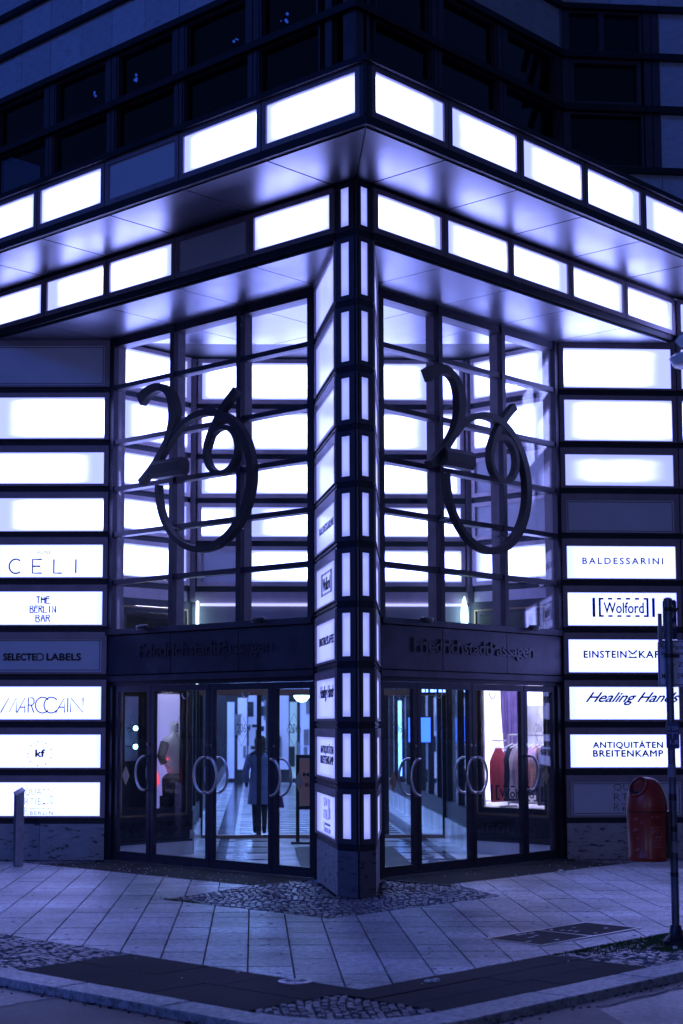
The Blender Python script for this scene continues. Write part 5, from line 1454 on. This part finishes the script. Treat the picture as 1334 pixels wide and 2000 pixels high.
# mouth: dark oval opening with raised lip on the upper left of the dome (towards the camera)
mdir = (SFm.u * -.80 + SFm.n * .75); mdir.z = .0; mdir.normalize()
cen = Vector((bx_, by_, .635 + .50)); up = Vector((0, 0, 1)); sd = mdir.cross(up).normalized()
nrm = (mdir * .82 + up * .57).normalized(); upv = (up - nrm * up.dot(nrm)).normalized()
mc = cen + nrm * .125
P = [mc + sd * .070 * math.cos(R(g)) + upv * .083 * math.sin(R(g)) for g in range(0, 360, 20)]
mb = MB(); n = len(P); mb.v = [tuple(p + nrm * .006) for p in P] + [tuple(p - nrm * .04) for p in P]
mb.f = [tuple(range(n)), tuple(reversed(range(n, 2 * n)))] + [(i, n + i, n + (i + 1) % n, (i + 1) % n) for i in range(n)]
mb.build('mouth', 'black', bn)
MB().tube([tuple(p + nrm * .008) for p in P], .009, 8, closed=True).build('lip', 'red', bn, smooth=True)
ash = [mc + sd * .058 * math.cos(R(g)) + upv * (.07 * math.sin(R(g))) + nrm * .009 for g in range(222, 319, 12)]
mb = MB(); n = len(ash); mb.v = [tuple(p) for p in ash] + [tuple(p - nrm * .01) for p in ash]
mb.f = [tuple(range(n)), tuple(reversed(range(n, 2 * n)))] + [(i, n + i, n + (i + 1) % n, (i + 1) % n) for i in range(n)]
mb.build('ash_plate', 'dark', bn)
mb = MB(); mb.box(SFm, -.055, -.03, -.05, .05, .66, 1.02).tube([SFm.p(-.06, 0, 1.0), SFm.p(.0, 0, 1.0)], .012, 8); mb.build('bracket', 'dark', bn)
MB().lathe([(.1575, 0), (.1575, .006)], (bx_, by_, .635 + .378), 36, capb=False, capt=False).build('seam', 'black', bn)
# printed square on the tub, faint
fbx = Frame((bx_, by_), SFm.u[:2], (SFm.n)[:2])
def wrap(f, a, z, d=.001): 
    r = .1535 + d; g = a / r; return f.p(r * math.sin(g), r * math.cos(g), z)
mb = MB()
ring_ = [(-.0, .80), (.085, .80), (.085, .90), (-.0, .90)]
def strip(p, q, w):
    p, q = Vector(p), Vector(q); t = (q - p).normalized(); nn = Vector((-t.y, t.x)) * w / 2; k = len(mb.v); N = 5
    for i in range(N + 1):
        c = p.lerp(q, i / N)
        for e in (c + nn, c - nn): mb.v.append(tuple(wrap(fbx, e.x, e.y)))
    mb.f.extend([(k + 2 * i, k + 2 * i + 1, k + 2 * i + 3, k + 2 * i + 2) for i in range(N)])
for i in range(4): strip(ring_[i], ring_[(i + 1) % 4], .004)
for g, (x, z) in enumerate(((.01, .868), (.04, .868), (.028, .82), (.058, .82))): strip((x, z - .014), (x + .02, z + .014), .006); strip((x, z + .014), (x + .02, z + .012), .005)
for zz in (.78, .765, .75): strip((.01, zz), (.08, zz), .004)
strip((.0, .985), (.012, .975), .008); strip((.03, .98), (.065, .98), .005)
mb.build('print', 'red_worn', bn)
mb = MB(); r2 = random.Random(4)
for _ in range(9):
    a, z = -.13 + r2.uniform(-.03, .05), .70 + r2.uniform(0, .28); strip((a, z), (a + r2.uniform(.005, .03), z + r2.uniform(-.01, .02)), r2.uniform(.004, .016))
mb.build('scuff', 'red_worn', bn)

# steel bollard on the left: rectangular tube with a slanted cap
bo = thing('steel_post', (-.18, 5.24, 0), 'short square steel post with slanted cap before the left sign stack', 'bollard')
fb = Frame((-.19, 5.25), (math.cos(R(-46.2 + 28)), math.sin(R(-46.2 + 28))), (-math.sin(R(-46.2 + 28)) * -1, -math.cos(R(-46.2 + 28))))
P0 = [(-.045, -.03), (.055, -.03), (.055, .03), (-.045, .03)]
mb = MB(); mb.hexa([fb.p(a, d * 1.6, 0) for a, d in P0] + [fb.p(a, d * 1.6, z) for (a, d), z in zip(P0, (.86, .92, .885, .825))]); mb.build('shaft', 'zinc', bo, bevel=.003)
P1 = [(-.05, -.034), (.06, -.034), (.06, .034), (-.05, .034)]
mb = MB(); mb.hexa([fb.p(a, d * 1.6, z) for (a, d), z in zip(P1, (.862, .922, .887, .827))] + [fb.p(a, d * 1.6, z + .012) for (a, d), z in zip(P1, (.862, .922, .887, .827))]); mb.build('cap', 'steel', bo)
MB().tube([fb.p(.02, .049, .31), fb.p(.02, .056, .31)], .008, 10).build('screw', 'steel', bo)

# street lamp head, cut by the right picture edge (hangs from a lamp post that stands outside the frame)
lx = 2.475 + .07; D_ = 10.0
u = Vector((math.cos(R(-46.2)), math.sin(R(-46.2)), 0)); v_ = Vector((-u.y, u.x, 0))
lc_ = Vector((-11.733, -10.267, 0)) + v_ * D_ + u * (2.475 + .17)
lz = 1.7 + (1412 - 690) / 3075 * D_
sl = thing('street_lamp', (lc_.x + u.x * .9, lc_.y + u.y * .9, 0), 'street lamp with ribbed cap and disc shade, cut by the right picture edge', 'street lamp')
M['lampglass'] = mat('lamp_enamel', (.85, .88, .95), .2, .0, .1, 6)
MB().lathe([(.10, -.05), (.14, -.045), (.165, .0), (.155, .012), (.10, .035), (.05, .055), (.04, .10)], tuple(lc_ + Vector((0, 0, lz))), 40).build('shade', 'lampglass', sl, smooth=True)
rib = MB()
for k in range(28):
    g = 2 * PI * k / 28
    rib.tube([tuple(lc_ + Vector((r * math.cos(g), r * math.sin(g), lz + z))) for r, z in ((.045, .08), (.095, .095), (.118, .118), (.10, .14), (.05, .155))], .007, 6)
rib.lathe([(.04, .08), (.09, .095), (.108, .118), (.092, .14), (.03, .155)], tuple(lc_ + Vector((0, 0, lz))), 28)
rib.build('ribbed_cap', 'lampglass', sl, smooth=True)
MB().tube([tuple(lc_ + Vector((0, 0, lz + .15))), tuple(lc_ + Vector((0, 0, lz + .6))), tuple(lc_ + u * .15 + Vector((0, 0, lz + .85))), tuple(lc_ + u * .5 + Vector((0, 0, lz + .9))), tuple(lc_ + u * .9 + Vector((0, 0, lz + .6)))], .022, 10).build('arm', 'dark', sl, smooth=True)
MB().lathe([(.14, 0), (.14, .4), (.07, .6), (.06, lz + .75)], tuple(lc_ + u * .9), 16).build('pole', 'dark', sl, smooth=True)

# paper scraps
for k, (x, y, r, lb) in enumerate(((-3.40, -3.62, .045, 'crumpled white paper scrap on the right field of dark flags'), (.10, -3.70, .05, 'long white paper scrap among the weeds beside the sign post'), (-.02, -3.78, .04, 'torn white scrap at the foot of the sign post'), (-.95, -3.98, .03, 'small white scrap on the cobbles near the right kerb'),
                                  (3.70, .15, .05, 'white scrap lying near the right doors on the slabs'))):
    mb = MB(); rr = random.Random(k)
    for q in range(3):
        a = rr.uniform(0, 3); ox, oy = rr.uniform(-r, r), rr.uniform(-r, r)
        mb.prism([(x + ox + r * math.cos(a + g) * rr.uniform(.5, 1), y + oy + r * .6 * math.sin(a + g) * rr.uniform(.6, 1)) for g in (0, 1.4, 2.8, 4.4)], .003, .012 + q * .004)
    tag(mb.build('paper_scrap', 'paper'), lb, 'litter')
# leaves and grit scattered on mats and slabs (uncountable)
mb = MB(); rr = random.Random(21)
for _ in range(160):
    if rr.random() < .5: x, y = rr.uniform(.0, .95), rr.uniform(1.6, 5.2)
    elif rr.random() < .5: x, y = rr.uniform(1.6, 6), rr.uniform(-.3, .95)
    else: x, y = rr.uniform(-4.8, 1), rr.uniform(-4.2, 1)
    s = rr.uniform(.005, .016); a = rr.uniform(0, 6)
    mb.prism([(x + s * math.cos(a + g), y + s * .6 * math.sin(a + g)) for g in (0, 2, 4)], .002, .006)
stuff(mb.build('grit', 'paper'))
# weeds round the sign post
mb = MB(); rr = random.Random(8)
for _ in range(6500):
    q = rr.random()
    if q < .45: x, y = -.62 + rr.gauss(0, .42), -3.66 + rr.gauss(0, .10)
    elif q < .8:
        x = rr.uniform(-1.8, 3); y = -3.47 - abs(rr.gauss(0, .05)) - .06 * (math.sin(x * 7) > .2) * rr.random()
    elif q < .9: x, y = -.95 + rr.gauss(0, .06), -3.95 + rr.gauss(0, .05)
    else: x, y = rr.gauss(-1.33, .03), rr.gauss(1.12, .14)
    if q < .9 and not (-1.82 < x < 3 and -4.28 < y < -3.46): continue
    h = rr.uniform(.002, .016); a = rr.uniform(0, PI); w = .004
    dx, dy = w * math.cos(a), w * math.sin(a); lx_, ly_ = rr.uniform(-.012, .012), rr.uniform(-.012, .012)
    k = len(mb.v); mb.v += [(x - dx, y - dy, -.01), (x + dx, y + dy, -.01), (x + lx_, y + ly_, h)]; mb.f.append((k, k + 1, k + 2))
stuff(mb.build('weeds', 'grass'))

# gutter dirt along the kerb (uncountable)
mb = MB(); rr = random.Random(33)
for _ in range(420):
    q = rr.random()
    if q < .5: x, y = -5.29 - abs(rr.gauss(0, .05)), rr.uniform(-3.5, 6)
    else: x, y = rr.uniform(-4.2, 6), -4.62 - abs(rr.gauss(0, .05))
    s_2 = rr.uniform(.005, .02); a = rr.uniform(0, 6)
    mb.prism([(x + s_2 * math.cos(a + g), y + s_2 * .5 * math.sin(a + g)) for g in (0, 2, 4)], -.047, -.040)
stuff(mb.build('gutter_grit', 'mortar'))

# lit street lamps on the far side of the street; the photograph shows them as glints in the panes and sign boxes
for k, (x, y) in enumerate(((-21.0, -12.5), (-14.5, -19.5))):
    t = thing('lit_street_lamp', (x, y, 0), 'lit street lamp with added hood %s across the street, glinting in the panes' % ('on the left', 'on the right')[k], 'street lamp', 'lit street lamps across the street')
    MB().lathe([(.12, -.05), (.12, .5), (.06, .8), (.045, 4.3)], (x, y, 0), 14).build('pole', 'dark', t, smooth=True)
    MB().lathe([(.05, 4.3), (.14, 4.42), (.17, 4.55), (.16, 4.66), (.09, 4.74)], (x, y, 0), 20).build('globe', glow('street_lamp_light_%d' % k, (.42, .45, 1.0), 150), t, smooth=True)
    MB().lathe([(.40, 4.62), (.38, 4.68), (.12, 4.84), (.03, 4.90)], (x, y, 0), 24).build('added_hood', 'dark', t, smooth=True)  # hood put in to keep lamp light off the upper storeys

bag.location = bag.location + P_.u * -.03 + Vector((0, 0, -.07))
# trodden gum and dark drips on the slabs (uncountable)
mb = MB(); rr = random.Random(55)
for _ in range(110):
    if rr.random() < .5: x, y = rr.uniform(-3.9, -1.4), rr.uniform(-3.4, 6)
    else: x, y = rr.uniform(-3.9, 6), rr.uniform(-3.4, -.9)
    q = rr.uniform(.008, .022)
    mb.prism([(x + q * math.cos(g) * rr.uniform(.8, 1.1), y + q * math.sin(g) * rr.uniform(.8, 1.1)) for g in (0, .9, 1.8, 2.7, 3.6, 4.5, 5.4)], -.002, .0012)
stuff(mb.build('gum_spots', 'cobble'))
